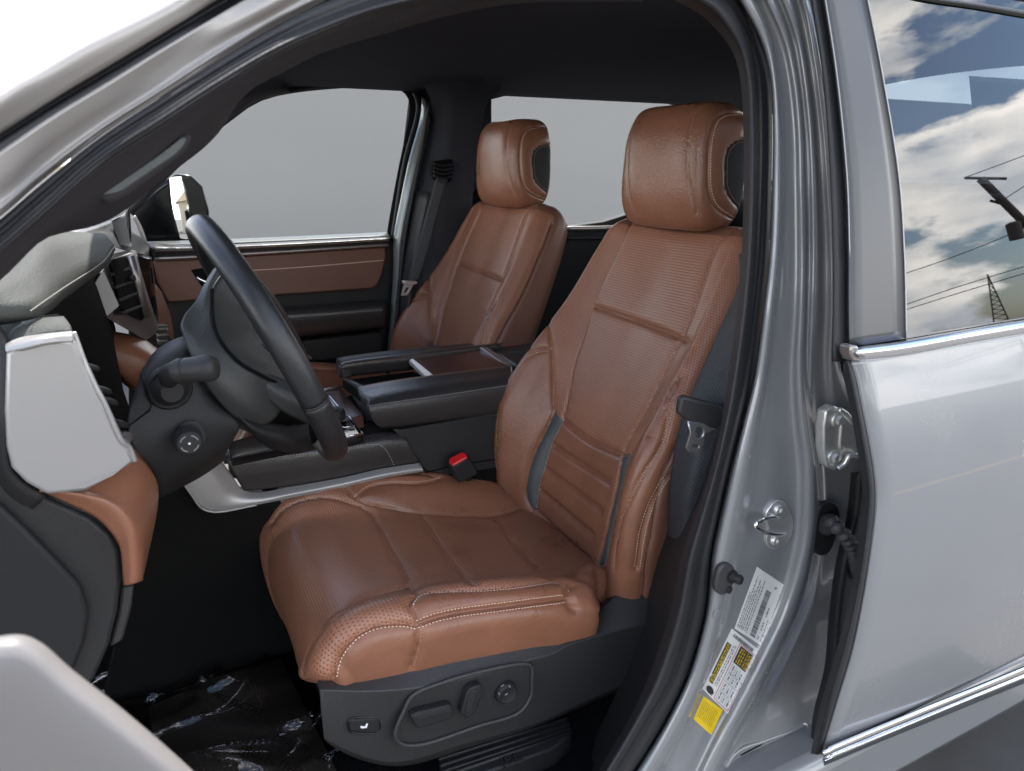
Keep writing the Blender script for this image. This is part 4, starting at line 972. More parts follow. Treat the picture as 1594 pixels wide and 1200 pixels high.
for p in ((438,520),(444,532),(455,550)): plate('wheel_button', yy([(p[0],p[1]),(p[0]+4,p[1]+3),(p[0]+5,p[1]+8),(p[0]+1,p[1]+5)], 1.33), M['grey_print'], whl, (-.002, .006, 0), .001)
# ---- centre console
con = thing('centre_console', 'black leather centre console with split padded armrest and dark wood lid', 'centre console', W(.6, 1.65, -1.0))
BL = M['blk_leather']
nw = loft('near_armrest_pad', [[(557,603,1.62),(600,597,1.62),(680,587,1.62),(795,571,1.62)], [(556,602,1.60),(600,594,1.60),(680,583,1.60),(797,569,1.60)], [(562,612,1.56),(605,603,1.56),(685,592,1.56),(798,578,1.56)], [(573,621,1.52),(612,614,1.52),(690,602,1.52),(798,587,1.52)], [(572,633,1.50),(612,627,1.50),(690,616,1.50),(798,600,1.50)], [(578,650,1.497),(615,646,1.497),(690,637,1.497),(798,622,1.497)], [(588,664,1.505),(618,662,1.505),(690,653,1.505),(798,640,1.505)], [(596,669,1.54),(620,666,1.54),(690,657,1.54),(798,643,1.54)]], BL, con, 50, 6, .02)
stitch_line('armrest_stitching', [(573,632,1.498),(612,626,1.498),(690,615,1.498),(797,599,1.498)], M['thread_grey'], con); stitch_line('armrest_stitching', [(559,602,1.595),(600,594,1.598),(680,583,1.598),(792,570,1.598)], M['thread_dark'], con)
prism('near_pad_end', [(556,602,1.60),(573,621,1.52),(573,634,1.50),(578,650,1.50),(590,666,1.51),(578,655,1.56),(562,625,1.60)], [(575,602,1.60),(592,620,1.52),(592,632,1.50),(596,648,1.50),(606,662,1.51),(596,650,1.56),(580,625,1.60)], BL, con, .003)
loft('far_armrest_pad', [[(528,588,1.745),(560,584,1.745),(600,580,1.745),(640,576,1.745),(700,566,1.745),(780,552,1.745)], [(531,568,1.74),(560,563,1.74),(600,559,1.74),(640,555,1.74),(700,547,1.74),(780,538,1.74)], [(527,562,1.79),(560,556,1.79),(600,551,1.79),(640,547,1.79),(700,541,1.79),(780,533,1.79)], [(523,558,1.84),(560,552,1.84),(600,547,1.84),(640,543,1.84),(700,538,1.84),(780,531,1.84)], [(524,575,1.86),(560,570,1.86),(600,565,1.86),(640,560,1.86),(700,555,1.86),(780,548,1.86)]], BL, con, 50, 6, .02)
prism('far_pad_end', [(523,558,1.84),(531,567,1.74),(532,590,1.74),(526,584,1.80)], [(540,557,1.84),(548,566,1.74),(548,588,1.74),(543,580,1.80)], BL, con, .004)
stitch_line('armrest_stitching', [(533,568,1.738),(600,559.5,1.738),(700,547.5,1.738),(776,539,1.738)], M['thread_dark'], con)
plate('tray_floor', [(533,592,1.735),(642,578,1.735),(690,600,1.60),(560,612,1.60)], M['dark'], con, (0, 0, -.02), .001)
plate('tray_front', [(533,588,1.735),(562,603,1.60),(585,660,1.56),(570,655,1.56),(540,600,1.735)], M['shield'], con, (.012, 0, 0), .002)
plate('wood_lid', [(643,559,1.735),(753,544,1.735),(795,571,1.605),(674,584,1.605)], M['wood'], con, (0, 0, -.015), .002)
M['cream'] = mat('champagne_plastic', (0.62, 0.55, 0.47), .35, metal=.3)
plate('lid_pull', [(636,560,1.735),(643,557,1.735),(675,583,1.605),(664,587,1.605)], M['cream'], con, (0, 0, -.012), .003, 0, 3)
plate('rear_trim_bar', [(747,540,1.735),(757,539,1.735),(802,568,1.605),(793,572,1.605)], M['satin_dk'], con, (0, 0, -.012), .002)
plate('rear_pad', [(758,539,1.80),(830,530,1.80),(870,556,1.58),(803,568,1.58)], BL, con, (0, 0, -.04), .006)
plate('latch', [(793,549,1.70),(799,544,1.70),(822,546,1.66),(818,552,1.66)], M['blk'], con, (0, 0, -.012), .003)
# lower front deck: wood, phone pad, shifter gate
ZD = (Y(533, 608, 1.75)-O0).z
plate('wood_deck', [Z(488,612,ZD), Z(530,604,ZD), Z(566,646,ZD), Z(536,652,ZD), Z(500,655,ZD), Z(470,640,ZD)], M['wood'], con, (0, 0, -.03), .002)
tube('deck_trim', [Z(486,610,ZD+.003), Z(532,602,ZD+.003)], .0035, M['satin_dk'], con, 8)
plate('phone_pad', [Z(490,619,ZD+.003), Z(513,618,ZD+.003), Z(534,645,ZD+.003), Z(505,648,ZD+.003)], M['satin_dk'], con, (0, 0, -.006), .001)
tube('pad_rim', [Z(498,618,ZD+.004), Z(514,617,ZD+.004), Z(535,644,ZD+.004)], .002, M['chrome'], con, 6)
plate('gate_panel', [Z(527,649,ZD-.004), Z(546,648,ZD-.004), Z(566,676,ZD-.004), Z(536,682,ZD-.004), Z(520,664,ZD-.004)], M['gloss_blk'], con, (0, 0, -.02), .001)
tube('gate_trim', [Z(528,649,ZD), Z(544,648,ZD), Z(564,675,ZD), Z(534,680,ZD)], .0022, M['chrome'], con, 6); tube('gate_trim', [Z(528,666,ZD), Z(552,663,ZD)], .0018, M['chrome'], con, 6)
lathe('shift_knob', Z(522,652,ZD), (0, 0, 1), [(0, .022), (.015, .023), (.022, .020), (.026, .012), (.027, .002)], M['blk_soft'], con, 24)
box('console_core', W(.72, 1.66, -.68), (.62, .24, .24), M['dark'], con, None, .01)
# flanks
loft('knee_pad', [[(345,700,1.56),(430,690,1.56),(533,678,1.56),(600,668,1.56),(626,668,1.56)], [(347,706,1.52),(430,697,1.52),(533,684,1.52),(604,673,1.52),(628,674,1.52)], [(352,716,1.50),(430,708,1.50),(533,695,1.50),(606,684,1.50),(634,684,1.50)], [(362,735,1.495),(440,727,1.495),(535,714,1.495),(600,704,1.495),(642,700,1.495)], [(380,764,1.50),(450,757,1.50),(533,743,1.50),(600,728,1.50),(654,720,1.50)]], BL, con, 60, 8, .02)
stitch_line('knee_pad_stitching', [(356,719,1.497),(440,710,1.497),(530,699,1.497),(575,692,1.497),(592,693,1.497),(602,702,1.496),(614,725,1.494)], M['thread_grey'], con)
plate('console_side', [(612,668,1.505),(626,669,1.505),(763,645,1.505),(830,640,1.505),(830,770,1.505),(662,733,1.505),(651,716,1.505)], M['blk'], con, (0, .03, 0), .004)
tube('side_groove', [(662,736,1.500),(700,726,1.500),(765,716,1.500),(800,712,1.5)], .0012, M['dark'], con, 6)
st = loft('silver_sill', [[(339,709,1.49),(360,738,1.492),(378,762,1.495),(400,766,1.497),(450,758,1.497),(533,743,1.497),(590,730,1.497),(654,720,1.497)], [(318,722,1.470),(338,752,1.472),(362,773,1.478),(400,776,1.483),(450,767,1.485),(533,751,1.485),(595,737,1.485),(657,727,1.485)], [(300,735,1.466),(322,768,1.468),(350,786,1.472),(400,782,1.480),(450,771,1.482),(533,755,1.482),(597,740,1.482),(658,730,1.482)], [(283,749,1.47),(312,789,1.472),(336,797,1.474),(400,786,1.482),(450,776,1.485),(533,760,1.485),(600,744,1.485),(660,734,1.485)]], M['satin'], con, 60, 6, .01)
tube('sill_edge', [(283,749,1.469),(298,770,1.469),(314,791,1.469),(334,797,1.471),(400,786,1.48)], .0022, M['satin'], con, 8, 40)
plate('lower_side', [(230,770,1.50),(286,752,1.50),(313,793,1.50),(336,799,1.50),(470,778,1.50),(700,740,1.50),(830,720,1.50),(830,1000,1.50),(150,1150,1.50)], M['dark'], con, (0, .05, 0), .0)  # near-black colour stands in for deep shade down in the footwell
plate('switch_bank', [Z(350,690,ZD-.02), Z(390,678,ZD-.02), Z(450,668,ZD-.02), Z(470,690,ZD-.02), Z(360,712,ZD-.02)], M['gloss_blk'], con, (0, 0, -.02), .002)
# ---- driver's buckle
bk = thing('seat_belt_buckle', 'black seat belt buckle with a red release button between seat and console', 'belt buckle', Y(718, 730, 1.49))
prism('buckle_body', [(697,721,1.46),(704,727,1.445),(729,713,1.445),(727,708,1.46),(720,703,1.475),(699,713,1.475)], [(706,745,1.46),(714,752,1.445),(745,738,1.445),(741,730,1.46),(734,726,1.475),(708,738,1.475)], M['blk_soft'], bk, .003)
plate('release_button', [(698,719,1.459),(699,713,1.467),(718,703,1.467),(725,705,1.455),(727,711,1.447),(704,724,1.447)], M['red'], bk, (.003, 0, -.008), .003, 0, 3)
tube('buckle_stalk', [(724,736,1.465),(730,748,1.51),(736,760,1.55)], .009, M['blk_soft'], bk, 8)
# ---- near seat belt
def webbing_mat():
    m = mat('grey_belt_webbing', (0.040, 0.045, 0.052), .6); t = m.node_tree; b = t.nodes['Principled BSDF']
    uv = nd(t, 'ShaderNodeUVMap'); uv.uv_map = 'uv'
    br = nd(t, 'ShaderNodeTexBrick'); br.inputs['Scale'].default_value = 1.0; br.inputs['Brick Width'].default_value = .0075; br.inputs['Row Height'].default_value = .0042; br.inputs['Mortar Size'].default_value = .0010
    br.inputs['Color1'].default_value = (.070, .074, .080, 1); br.inputs['Color2'].default_value = (.048, .051, .056, 1); br.inputs['Mortar'].default_value = (.018, .02, .024, 1)
    t.links.new(uv.outputs[0], br.inputs['Vector']); t.links.new(br.outputs['Color'], b.inputs['Base Color'])
    bp = nd(t, 'ShaderNodeBump'); bp.inputs['Strength'].default_value = .6; bp.inputs['Distance'].default_value = .001; bp.invert = True
    t.links.new(br.outputs['Fac'], bp.inputs['Height']); t.links.new(bp.outputs[0], b.inputs['Normal']); return m
M['web'] = webbing_mat()
sb = thing('driver_seat_belt', 'dark grey seat belt webbing hanging beside the driver seat with steel tongue', 'seat belt', Y(1090, 700, .93))
loft('webbing', [[(1150,395,.99),(1150,440,.985),(1116,520,.975),(1090,580,.968),(1065,640,.962),(1052,690,.96),(1042,760,.965),(1040,820,.975),(1040,890,.99),(1042,950,1.0)], [(1170,395,.94),(1160,450,.93),(1140,530,.92),(1118,595,.912),(1098,650,.905),(1085,700,.90),(1072,760,.90),(1062,830,.91),(1052,900,.93),(1048,950,.95)], [(1185,395,.90),(1175,460,.89),(1160,540,.885),(1146,600,.882),(1133,650,.88),(1118,690,.88),(1100,750,.885),(1082,815,.895),(1064,870,.91),(1052,950,.93)]], M['web'], sb, 90, 6, .0012)
tg = plate('tongue_grip', [(1060,620,.885),(1066,617,.885),(1124,632,.865),(1127,640,.865),(1121,661,.87),(1112,668,.872),(1072,656,.882),(1056,645,.886)], M['shield'], sb, (.004, .016, 0), .005, 0, 3)
tn = [(1071,656),(1080,657),(1099,660),(1112,667),(1097,674),(1094,690),(1090,701),(1085,705),(1072,702),(1068,697),(1075,674)]
def ringplate(name, outer, inner_list, y, m, parent, t=.0025):
    """flat plate with holes, made as a filled curve"""
    c = bpy.data.curves.new(name, 'CURVE'); c.dimensions = '2D'; c.fill_mode = 'BOTH'; c.extrude = t/2; c.bevel_depth = .0006
    o3 = Y(*outer[0], y); ex = Vector((1, 0, 0)); ez = Vector((0, 0, 1))
    for lp_ in [outer]+inner_list:
        P = [Y(a, b, y)-o3 for a, b in lp_]; s = c.splines.new('POLY'); s.points.add(len(P)-1); s.use_cyclic_u = True
        for k, p in enumerate(P): s.points[k].co = (p.x, p.z, 0, 1)
    o = bpy.data.objects.new(name, c); COL.objects.link(o); bpy.context.view_layer.update()
    me = bpy.data.meshes.new_from_object(o.evaluated_get(bpy.context.evaluated_depsgraph_get())); bpy.data.objects.remove(o)
    for v in me.vertices: v.co = o3 + ex*v.co.x + ez*v.co.y + Vector((0, 1, 0))*v.co.z
    me.materials.clear(); me.name = name
    return obj(name, me, m, parent, False)
M['steel'] = mat('satin_steel', (0.72, 0.71, 0.68), .28, metal=.85)
ringplate('tongue', tn, [[(1084,664),(1091,663),(1096,668),(1094,679),(1089,683),(1082,681),(1081,670)], [(1077,689),(1089,692),(1087,699),(1075,696)]], .878, M['steel'], sb)
plate('far_side_backing', [(640,150,2.40),(765,140,2.40),(765,640,2.40),(600,640,2.40),(612,380,2.40)], M['head'], body, (0, .02, 0), 0)
# ---- passenger side: door, pillar, belt
YD = 2.34
pdoor = thing('passenger_door', 'far front door with brown upper trim, black armrest and clear side window', 'car door', Y(430, 480, YD))
plate('door_card', [(200,385,YD+.04),(605,368,YD+.04),(618,380,YD+.04),(612,470,YD+.04),(600,640,YD+.04),(420,700,YD+.04),(200,740,YD+.04)], M['blk'], pdoor, (0, .05, 0), .006)
loft('window_ledge', [[(225,376,YD+.06),(300,374,YD+.06),(450,368,YD+.06),(605,361,YD+.06)], [(228,380,YD+.01),(300,380,YD+.01),(450,374,YD+.01),(606,367,YD+.01)]], M['strip'], pdoor, 20, 4, .01)
loft('padded_sill', [[(230,378,YD+.015),(300,381,YD+.01),(450,375,YD+.01),(607,368,YD+.01)], [(234,388,YD-.02),(300,387,YD-.025),(450,381,YD-.025),(608,372,YD-.025)], [(240,402,YD-.01),(300,399,YD-.012),(450,391,YD-.012),(607,380,YD-.012)]], BL, pdoor, 40, 6, .01)
tube('chrome_strip', [(240,403,YD-.012),(300,400,YD-.014),(450,391,YD-.014),(604,381,YD-.014)], .0055, M['satin_dk'], pdoor, 8, 40)
stitch_line('sill_stitching', [(240,391,YD-.027),(300,389,YD-.03),(450,383,YD-.03),(604,374,YD-.03)], M['thread_dark'], pdoor)
plate('brown_panel', yy([(238,406),(300,403),(450,394),(600,384),(601,400),(596,424),(588,444),(580,449),(500,455),(410,461),(330,466),(262,471),(246,440)], YD-.002), M['leather_side'], pdoor, (0, .02, 0), .005)
tube('panel_seam', yy([(392,421),(480,415),(598,405)], YD-.003), .0015, M['thread'], pdoor, 6, 20)
hr = plate('handle_recess', yy([(297,420),(330,415),(388,412),(391,440),(350,444),(314,446)], YD-.005), M['dark'], pdoor, (0, .004, 0), .004)
tube('door_handle', yy([(306,432),(322,439),(345,440)], YD-.012), .006, M['chrome'], hr, 8, 12)
loft('armrest', [[(300,484,YD),(431,478,YD),(520,473,YD),(600,467,YD)], [(300,494,YD-.07),(440,487,YD-.07),(520,482,YD-.07),(600,475,YD-.07)], [(300,505,YD-.075),(445,497,YD-.075),(520,491,YD-.075),(600,485,YD-.075)], [(300,530,YD-.06),(455,521,YD-.06),(520,514,YD-.06),(599,506,YD-.06)], [(300,536,YD),(455,527,YD),(520,520,YD),(599,512,YD)]], BL, pdoor, 40, 6, .01)
stitch_line('armrest_stitching', [(330,502,YD-.077),(445,494,YD-.077),(520,488.5,YD-.077),(599,482,YD-.077)], M['thread_grey'], pdoor)
plate('door_pocket', yy([(440,535),(520,525),(596,516),(596,552),(520,560),(470,566)], YD-.03), M['blk_soft'], pdoor, (0, .05, 0), .006)
plate('pull_handle', yy([(474,554),(480,552),(487,557),(484,560)], YD-.06), M['satin_dk'], pdoor, (0, .02, 0), .002)
M['pane'] = bpy.data.materials.new('clear_glass'); M['pane'].use_nodes = True
def thin_glass(m, tint, refl, fres=True, rough=.0):
    t = m.node_tree; t.nodes.clear(); o = nd(t, 'ShaderNodeOutputMaterial'); mxs = nd(t, 'ShaderNodeMixShader'); tr = nd(t, 'ShaderNodeBsdfTransparent'); gl = nd(t, 'ShaderNodeBsdfGlossy')
    tr.inputs[0].default_value = (*tint, 1); gl.inputs['Roughness'].default_value = rough; gl.inputs[0].default_value = (1, 1, 1, 1)
    lw = nd(t, 'ShaderNodeFresnel'); lw.inputs[0].default_value = refl
    t.links.new(lw.outputs[0], mxs.inputs[0]); t.links.new(tr.outputs[0], mxs.inputs[1]); t.links.new(gl.outputs[0], mxs.inputs[2]); t.links.new(mxs.outputs[0], o.inputs[0])
thin_glass(M['pane'], (.97, .98, .97), 1.05)
YP = 2.42
plate('window_glass', yy([(210,380),(300,200),(380,150),(450,132),(560,126),(640,126),(660,200),(610,372)], YP), M['pane'], pdoor, (0, .004, 0), 0)
fr = loft('window_frame', [yy([(601,372),(605,345),(620,262),(634,195),(638,165),(632,148),(614,136),(560,134),(500,136),(450,143),(400,156),(360,180)], YP-.03), yy([(616,378),(624,345),(638,262),(655,195),(660,165),(654,140),(620,122),(560,120),(500,122),(450,128),(395,142),(345,170)], YP-.05)], M['dark'], pdoor, 60, 4, .015)
tube('frame_seal', yy([(610,372),(630,250),(649,180),(650,160),(644,144)], YP-.06), .006, M['rubber'], pdoor, 8, 40)
pill = thing('far_side_frame', 'dark far side of the cab with roof rail, middle pillar and greenish door edge', 'cab side', Y(690, 300, 2.35))
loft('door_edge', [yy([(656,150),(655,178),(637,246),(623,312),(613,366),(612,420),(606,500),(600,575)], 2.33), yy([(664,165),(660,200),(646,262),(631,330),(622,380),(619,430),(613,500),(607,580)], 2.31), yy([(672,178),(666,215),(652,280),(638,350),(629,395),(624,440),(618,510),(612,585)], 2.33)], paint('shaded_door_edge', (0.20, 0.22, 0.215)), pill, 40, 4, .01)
tube('edge_seal', yy([(668,160),(658,225),(643,300),(630,370),(622,440),(612,560)], 2.31), .006, M['rubber'], pill, 8, 50)
loft('pillar_trim', [yy([(630,92),(668,150),(672,185),(652,290),(636,390),(622,480),(610,590)], 2.33), yy([(715,95),(704,150),(700,200),(690,300),(672,400),(660,480),(650,600)], 2.27), yy([(815,112),(764,150),(752,185),(742,250),(735,330),(740,420),(740,620)], 2.30)], M['head'], pill, 40, 6, .02)
loft('lower_pillar_trim', [yy([(645,296),(636,345),(626,400),(620,440),(616,520)], 2.325), yy([(668,300),(658,345),(646,400),(640,440),(632,520)], 2.265)], M['shield'], pill, 20, 5, .01)
loft('far_roof_rail', [yy([(250,100),(345,100),(450,92),(560,90),(700,95),(900,100),(1060,104),(1300,112)], 2.30), yy([(250,200),(345,172),(400,145),(450,130),(560,122),(640,122),(700,132),(765,138),(800,138),(900,141),(1020,150),(1060,158),(1300,176)], 2.37), yy([(250,240),(335,205),(400,160),(450,146),(560,136),(620,136),(660,150),(720,158),(765,155),(800,146),(900,149),(1020,158),(1060,166),(1300,184)], 2.40)], M['head'], pill, 60, 6, .02)
loft('far_front_pillar', [yy([(200,330),(260,270),(330,200),(400,150),(450,140)], 2.36), yy([(190,320),(240,262),(310,190),(380,140),(440,120)], 2.38)], M['trim_dk'], pill, 20, 4, .02)
plate('roof_label', [(524,101,2.295),(542,100,2.295),(541,103,2.295),(523,104,2.295)], M['grey_print'], pill, (0, .001, 0), 0)
pb = thing('passenger_seat_belt', 'black seat belt running down the far middle pillar to its latch tongue', 'seat belt', Y(670, 360, 2.24))
loft('webbing', [yy([(679,276),(664,330),(645,400),(634,440)], 2.225), yy([(697,280),(683,332),(665,400),(651,438)], 2.215)], M['web'], pb, 20, 4, .002)
gd = plate('belt_guide', yy([(673,251),(706,247),(709,262),(704,282),(690,285),(676,279),(672,264)], 2.24), M['dark'], pb, (0, .03, 0), .008, 0, 3)
for k in range(4): tube('guide_fold', yy([(675,255+k*6),(690,258+k*6.5),(705,256+k*6)], 2.236-.002*k), .004, M['blk_soft'], gd, 6, 12)
plate('tongue_grip', yy([(627,437),(649,437),(651,441),(642,444),(628,443)], 2.205), M['steel'], pb, (0, .02, 0), .003)
ringplate('tongue', [(629,444),(643,443),(634,459),(624,460)], [[(632,447),(638,447),(632,456),(628,456)]], 2.2, M['steel'], pb)
rdoor2 = thing('far_rear_door', 'far rear door in shadow with black trim below a clear window', 'car door', Y(950, 400, 2.38))
plate('door_card', [(720,300,2.37),(757,300,2.37),(890,352,2.37),(940,345,2.37),(1000,326,2.37),(1100,300,2.37),(1300,290,2.37),(1300,700,2.37),(720,640,2.37)], M['blk_soft'], rdoor2, (0, .05, 0), .004)
tube('belt_trim', [(880,356,2.365),(940,355,2.365),(1010,350,2.365)], .010, M['satin_dk'], rdoor2, 8, 20); tube('belt_trim', [(880,371,2.36),(940,370,2.36),(1010,368,2.36)], .006, M['shield'], rdoor2, 8, 20)
plate('window_corner', yy([(728,297),(738,301),(745,292),(757,300),(752,325),(735,345),(715,335)], 2.35), M['dark'], rdoor2, (0, .02, 0), .004)
plate('window_glass', yy([(715,340),(730,140),(1060,140),(1320,150),(1320,330),(900,370)], 2.42), M['pane'], rdoor2, (0, .004, 0), 0)
# ---- far door mirror
mir_ = thing('door_mirror', 'black far side door mirror showing a small house and sky, seen past the dashboard', 'mirror', Y(295, 325, 2.62))
prism('mirror_housing', yy([(264,276),(275,270),(298,272),(316,290),(326,328),(326,345),(318,372),(290,376),(274,372),(266,340),(262,300)], 2.62), yy([(262,285),(270,278),(290,280),(305,295),(312,330),(312,345),(306,362),(285,366),(272,362),(264,338),(260,305)], 2.82), M['gloss_blk'], mir_, .008)
plate('mirror_stalk', yy([(245,355),(285,362),(290,378),(240,382)], 2.6), M['gloss_blk'], mir_, (0, .1, 0), .006)
mc = Y(294, 325, 2.615); din = (mc-O0).normalized(); dout = Vector((1, .11, .035)).normalized(); mn = (dout-din).normalized()
MG = bpy.data.materials.new('mirror_glass'); MG.use_nodes = True; b = MG.node_tree.nodes['Principled BSDF']; b.inputs['Metallic'].default_value = 1; b.inputs['Roughness'].default_value = .02; b.inputs['Base Color'].default_value = (.85, .86, .85, 1)
ol = vcrv(yy([(264,278),(278,275),(296,276),(310,289),(320,307),(323,334),(322,352),(314,368),(290,372),(276,368),(268,340),(263,300)], 2.615), 64, True)
bm = bmesh.new(); RM = 1.3
def onmir(p):
    # push along the view so that it lies on a shallow sphere facing mn
    d = (p-O0).normalized(); cs = mc - mn*RM
    bq = d.dot(O0-cs); cq = (O0-cs).length_squared - RM*RM; return O0 + d*(-bq - math.sqrt(max(bq*bq-cq, 0)))
rg_ = [[bm.verts.new(onmir(mc.lerp(p, k/8) if k else mc.lerp(p, .001))) for p in ol] for k in range(9)]
for A, Bq in zip(rg_, rg_[1:]):
    for k in range(64): bm.faces.new((A[k], A[(k+1) % 64], Bq[(k+1) % 64], Bq[k]))
bm.faces.new(rg_[0]); face_cam(bm); mg = obj('mirror_glass', bm, MG, mir_)
loft('sail_panel', [yy([(204,328),(225,308),(245,290),(264,277)], 2.5), yy([(212,350),(232,338),(250,325),(268,320)], 2.5), yy([(222,376),(240,378),(262,378),(282,376)], 2.5)], M['gloss_blk'], pdoor, 16, 4, .02)
tube('sail_trim', yy([(208,336),(218,355),(226,378),(232,402)], 2.45), .006, M['satin_dk'], pdoor, 8, 20)
# ---- floor film
def film_mat():
    m = bpy.data.materials.new('clear_plastic_film'); m.use_nodes = True; thin_glass(m, (.92, .92, .92), 1.45, rough=.06); return m
fm = thing('floor_film', 'crumpled clear plastic protective film lying over the footwell carpet', 'plastic film', Z(330, 1090, FL+.02))
P4 = [Z(120,1080,FL), Z(440,960,FL), Z(560,1200,FL), Z(200,1290,FL)]
def filmpt(u, v):
    p = P4[0]*(1-u)*(1-v)+P4[1]*u*(1-v)+P4[2]*u*v+P4[3]*(1-u)*v
    # long pulled folds that run with u, a few sharp, and slow waves across
    w_ = v + .10*noise.noise(Vector((u*2.1, v*1.5, 4)))
    q = Vector((u*.9, w_*4.2, 1.7)); r = 1-abs(noise.noise(q)); r2 = 1-abs(noise.noise(Vector((u*2.0+5, (w_+u*.35)*5.5, 2))))
    amp = .35+.65*max(0, noise.noise(Vector((u*2.5, v*2.5, 9)))+.3)
    h = amp*(.050*r**10 + .030*r2**14) + .010*noise.noise(Vector((u*2.2, v*2.2, 3))) + .016
    if v < .25: h += .06*(1-v/.25)*max(0, noise.noise(Vector((u*4+2, 0, 0)))+.3)
    return p + Vector((0, 0, max(h, .004)))
bm = grid_bm([[filmpt(i/140, j/140) for i in range(141)] for j in range(141)]); face_cam(bm)
M['film'] = film_mat(); obj('film_sheet', bm, M['film'], fm, True)
for s_, px, py, sz in (('PROTECTIVE', 418, 1182, .024), ('DEALER', 452, 1158, .024), ('MORE', 490, 1172, .024), ('PROTECTIVE', 370, 1096, .024)):
    text('film_print', s_, sz, Z(px, py, FL+.045), Vector((.62, -.78, 0)), Vector((.78, .62, 0)), M['dark'], fm)
plate('floor_mat', [Z(230,1100,FL+.012), Z(430,1010,FL+.012), Z(540,1230,FL+.012), Z(260,1330,FL+.012)], mat('dark_brown_mat', (0.030, 0.023, 0.019), .9, grain=300, gs=.8), body, (0, 0, -.01), .003)
plate('dead_pedal', [W(-.35,1.1,-.98), W(-.35,1.45,-.98), W(-.62,1.45,-.72), W(-.62,1.1,-.72)], M['carpet'], body, (0, 0, -.02), .004)
# ------------------------------------------------------------------ rear door
def onsurf(px, py, fy, off_=0.0):
    d = rayd(px, py); t = .66/d.y
    for _ in range(25): t = (fy(d.z*t)+off_)/d.y
    return O0 + d*t
def fglass(z): s = z+.25; return .665 + .19*s + .06*max(s, 0)**2
def fskin(z): s = -.25-z; return .655 - .30*s + .36*s*s if s > 0 else .655+.02*s
rd = thing('rear_door', 'closed silver rear door with dark tinted window and chrome mouldings', 'car door', W(1.3, .65, -.9))
edge = [(1326,560),(1336,590),(1343,624),(1357,693),(1365,747),(1366,780),(1363,816),(1350,907),(1329,1013),(1305,1093),(1281,1173)]
# skin: a grid between its front edge and a rear edge beyond the frame
def strip_surface(name, fy, ptsA, x1, slope, m, n=70, k=40, off_=0.0, t=.004):
    G_ = []
    for a, b in crv([np.array(p, float) for p in ptsA], n):
        p = onsurf(a, b, fy, off_); row = []
        for q in range(k+1):
            x = p.x + (x1-p.x)*(q/k); row.append(Vector((x, fy(p.z-CAMZ)+off_ - .008*math.sin(math.pi*min(1, (x-p.x)/1.4)), p.z)))
        G_.append(row)
    bm = grid_bm(G_); face_cam(bm); o = obj(name, bm, m, rd); solid(o, t) if t else None; return o
strip_surface('door_skin', fskin, edge, 2.3, 0, M['paint'])
tube('hem_edge', [onsurf(a-1.5, b, fskin, .004) for a, b in crv([np.array(p, float) for p in edge], 60)], .004, M['paint'], rd, 8)
# edge seal
sO = [(a-1, b) for a, b in edge]; sI = [(1312,562),(1313,585),(1321,624),(1333,693),(1341,747),(1343,780),(1340,816),(1327,907),(1302,1013),(1278,1093),(1262,1173)]
loft('edge_seal', [[onsurf(a, b, fskin, .006) for a, b in sO], [onsurf(a, b, fskin, -.002) for a, b in mid(sO, sI, .45)], [onsurf(a, b, fskin, .03) for a, b in sI]], M['rubber'], rd, 70, 6, .006)
iS = [(1325,735),(1318,800),(1300,880),(1290,960),(1283,1040),(1266,1110),(1262,1150)]
loft('inner_seal', [[(a, b, .775) for a, b in iS], [(a+14, b, .745) for a, b in iS], [(a+34, b, .76) for a, b in iS]], M['rubber'], rd, 50, 6, .006)
# window, applique, belt and lower mouldings
app = [(1284,-30),(1288,20),(1303,117),(1319,280),(1322,400),(1322,470),(1322,540),(1370,535),(1411,525),(1409,440),(1401,290),(1372,117),(1352,10),(1346,-30)]
def splate(name, pts, fy, off_, m, parent, d=.006, b=.0015):
    return plate(name, [onsurf(a, c, fy, off_) for a, c in pts], m, parent, (0, d, 0), b)
M['applique'] = mat('gloss_dark_applique', (0.035, 0.037, 0.042), .32, spec=.8)
def gstrip(name, L, Rr, m, off_, n=40, k=4, t=.004):
    G_ = []
    for p, q in zip(crv([np.array(z, float) for z in L], n), crv([np.array(z, float) for z in Rr], n)):
        G_.append([onsurf(p[0]+(q[0]-p[0])*i/k, p[1]+(q[1]-p[1])*i/k, fglass, off_) for i in range(k+1)])
    bm = grid_bm(G_); face_cam(bm); o = obj(name, bm, m, rd); solid(o, t); return o
gstrip('pillar_applique', [(1276,-50),(1285,0),(1303,117),(1319,280),(1323,400),(1323,470),(1324,540)], [(1340,-50),(1351,0),(1374,117),(1400,280),(1408,400),(1410,470),(1411,527)], M['applique'], -.006)
gstrip('frame_rubber', [(1258,-50),(1266,0),(1284,117),(1296,280),(1300,400),(1300,470),(1298,562)], [(1275,-50),(1284,0),(1302,117),(1318,280),(1322,400),(1322,470),(1322,565)], M['rubber'], .004)
tube('bright_line', [onsurf(a, b, fglass, -.0065) for a, b in crv([np.array(z, float) for z in [(1340,-50),(1351,0),(1374,117),(1400,280),(1408,400),(1410,470),(1411,527)]], 40)], .0012, M['satin'], rd, 6)
tube('bright_line', [onsurf(a, b, fglass, -.0065) for a, b in crv([np.array(z, float) for z in [(1276,-50),(1285,0),(1303,117),(1319,280),(1323,400)]], 40)], .0008, M['satin'], rd, 6)
M['tint'] = bpy.data.materials.new('tinted_glass'); M['tint'].use_nodes = True; thin_glass(M['tint'], (.075, .095, .11), 1.9)
G_ = []
for a, b in crv([np.array(z, float) for z in [(1345,-40),(1352,0),(1374,117),(1400,280),(1408,400),(1410,470),(1411,530)]], 50):
    p = onsurf(a, b, fglass, 0); G_.append([Vector((p.x+(2.2-p.x)*i/40, fglass(p.z-CAMZ), p.z)) for i in range(41)])
bm = grid_bm(G_); face_cam(bm); glass = obj('window_glass', bm, M['tint'], rd)
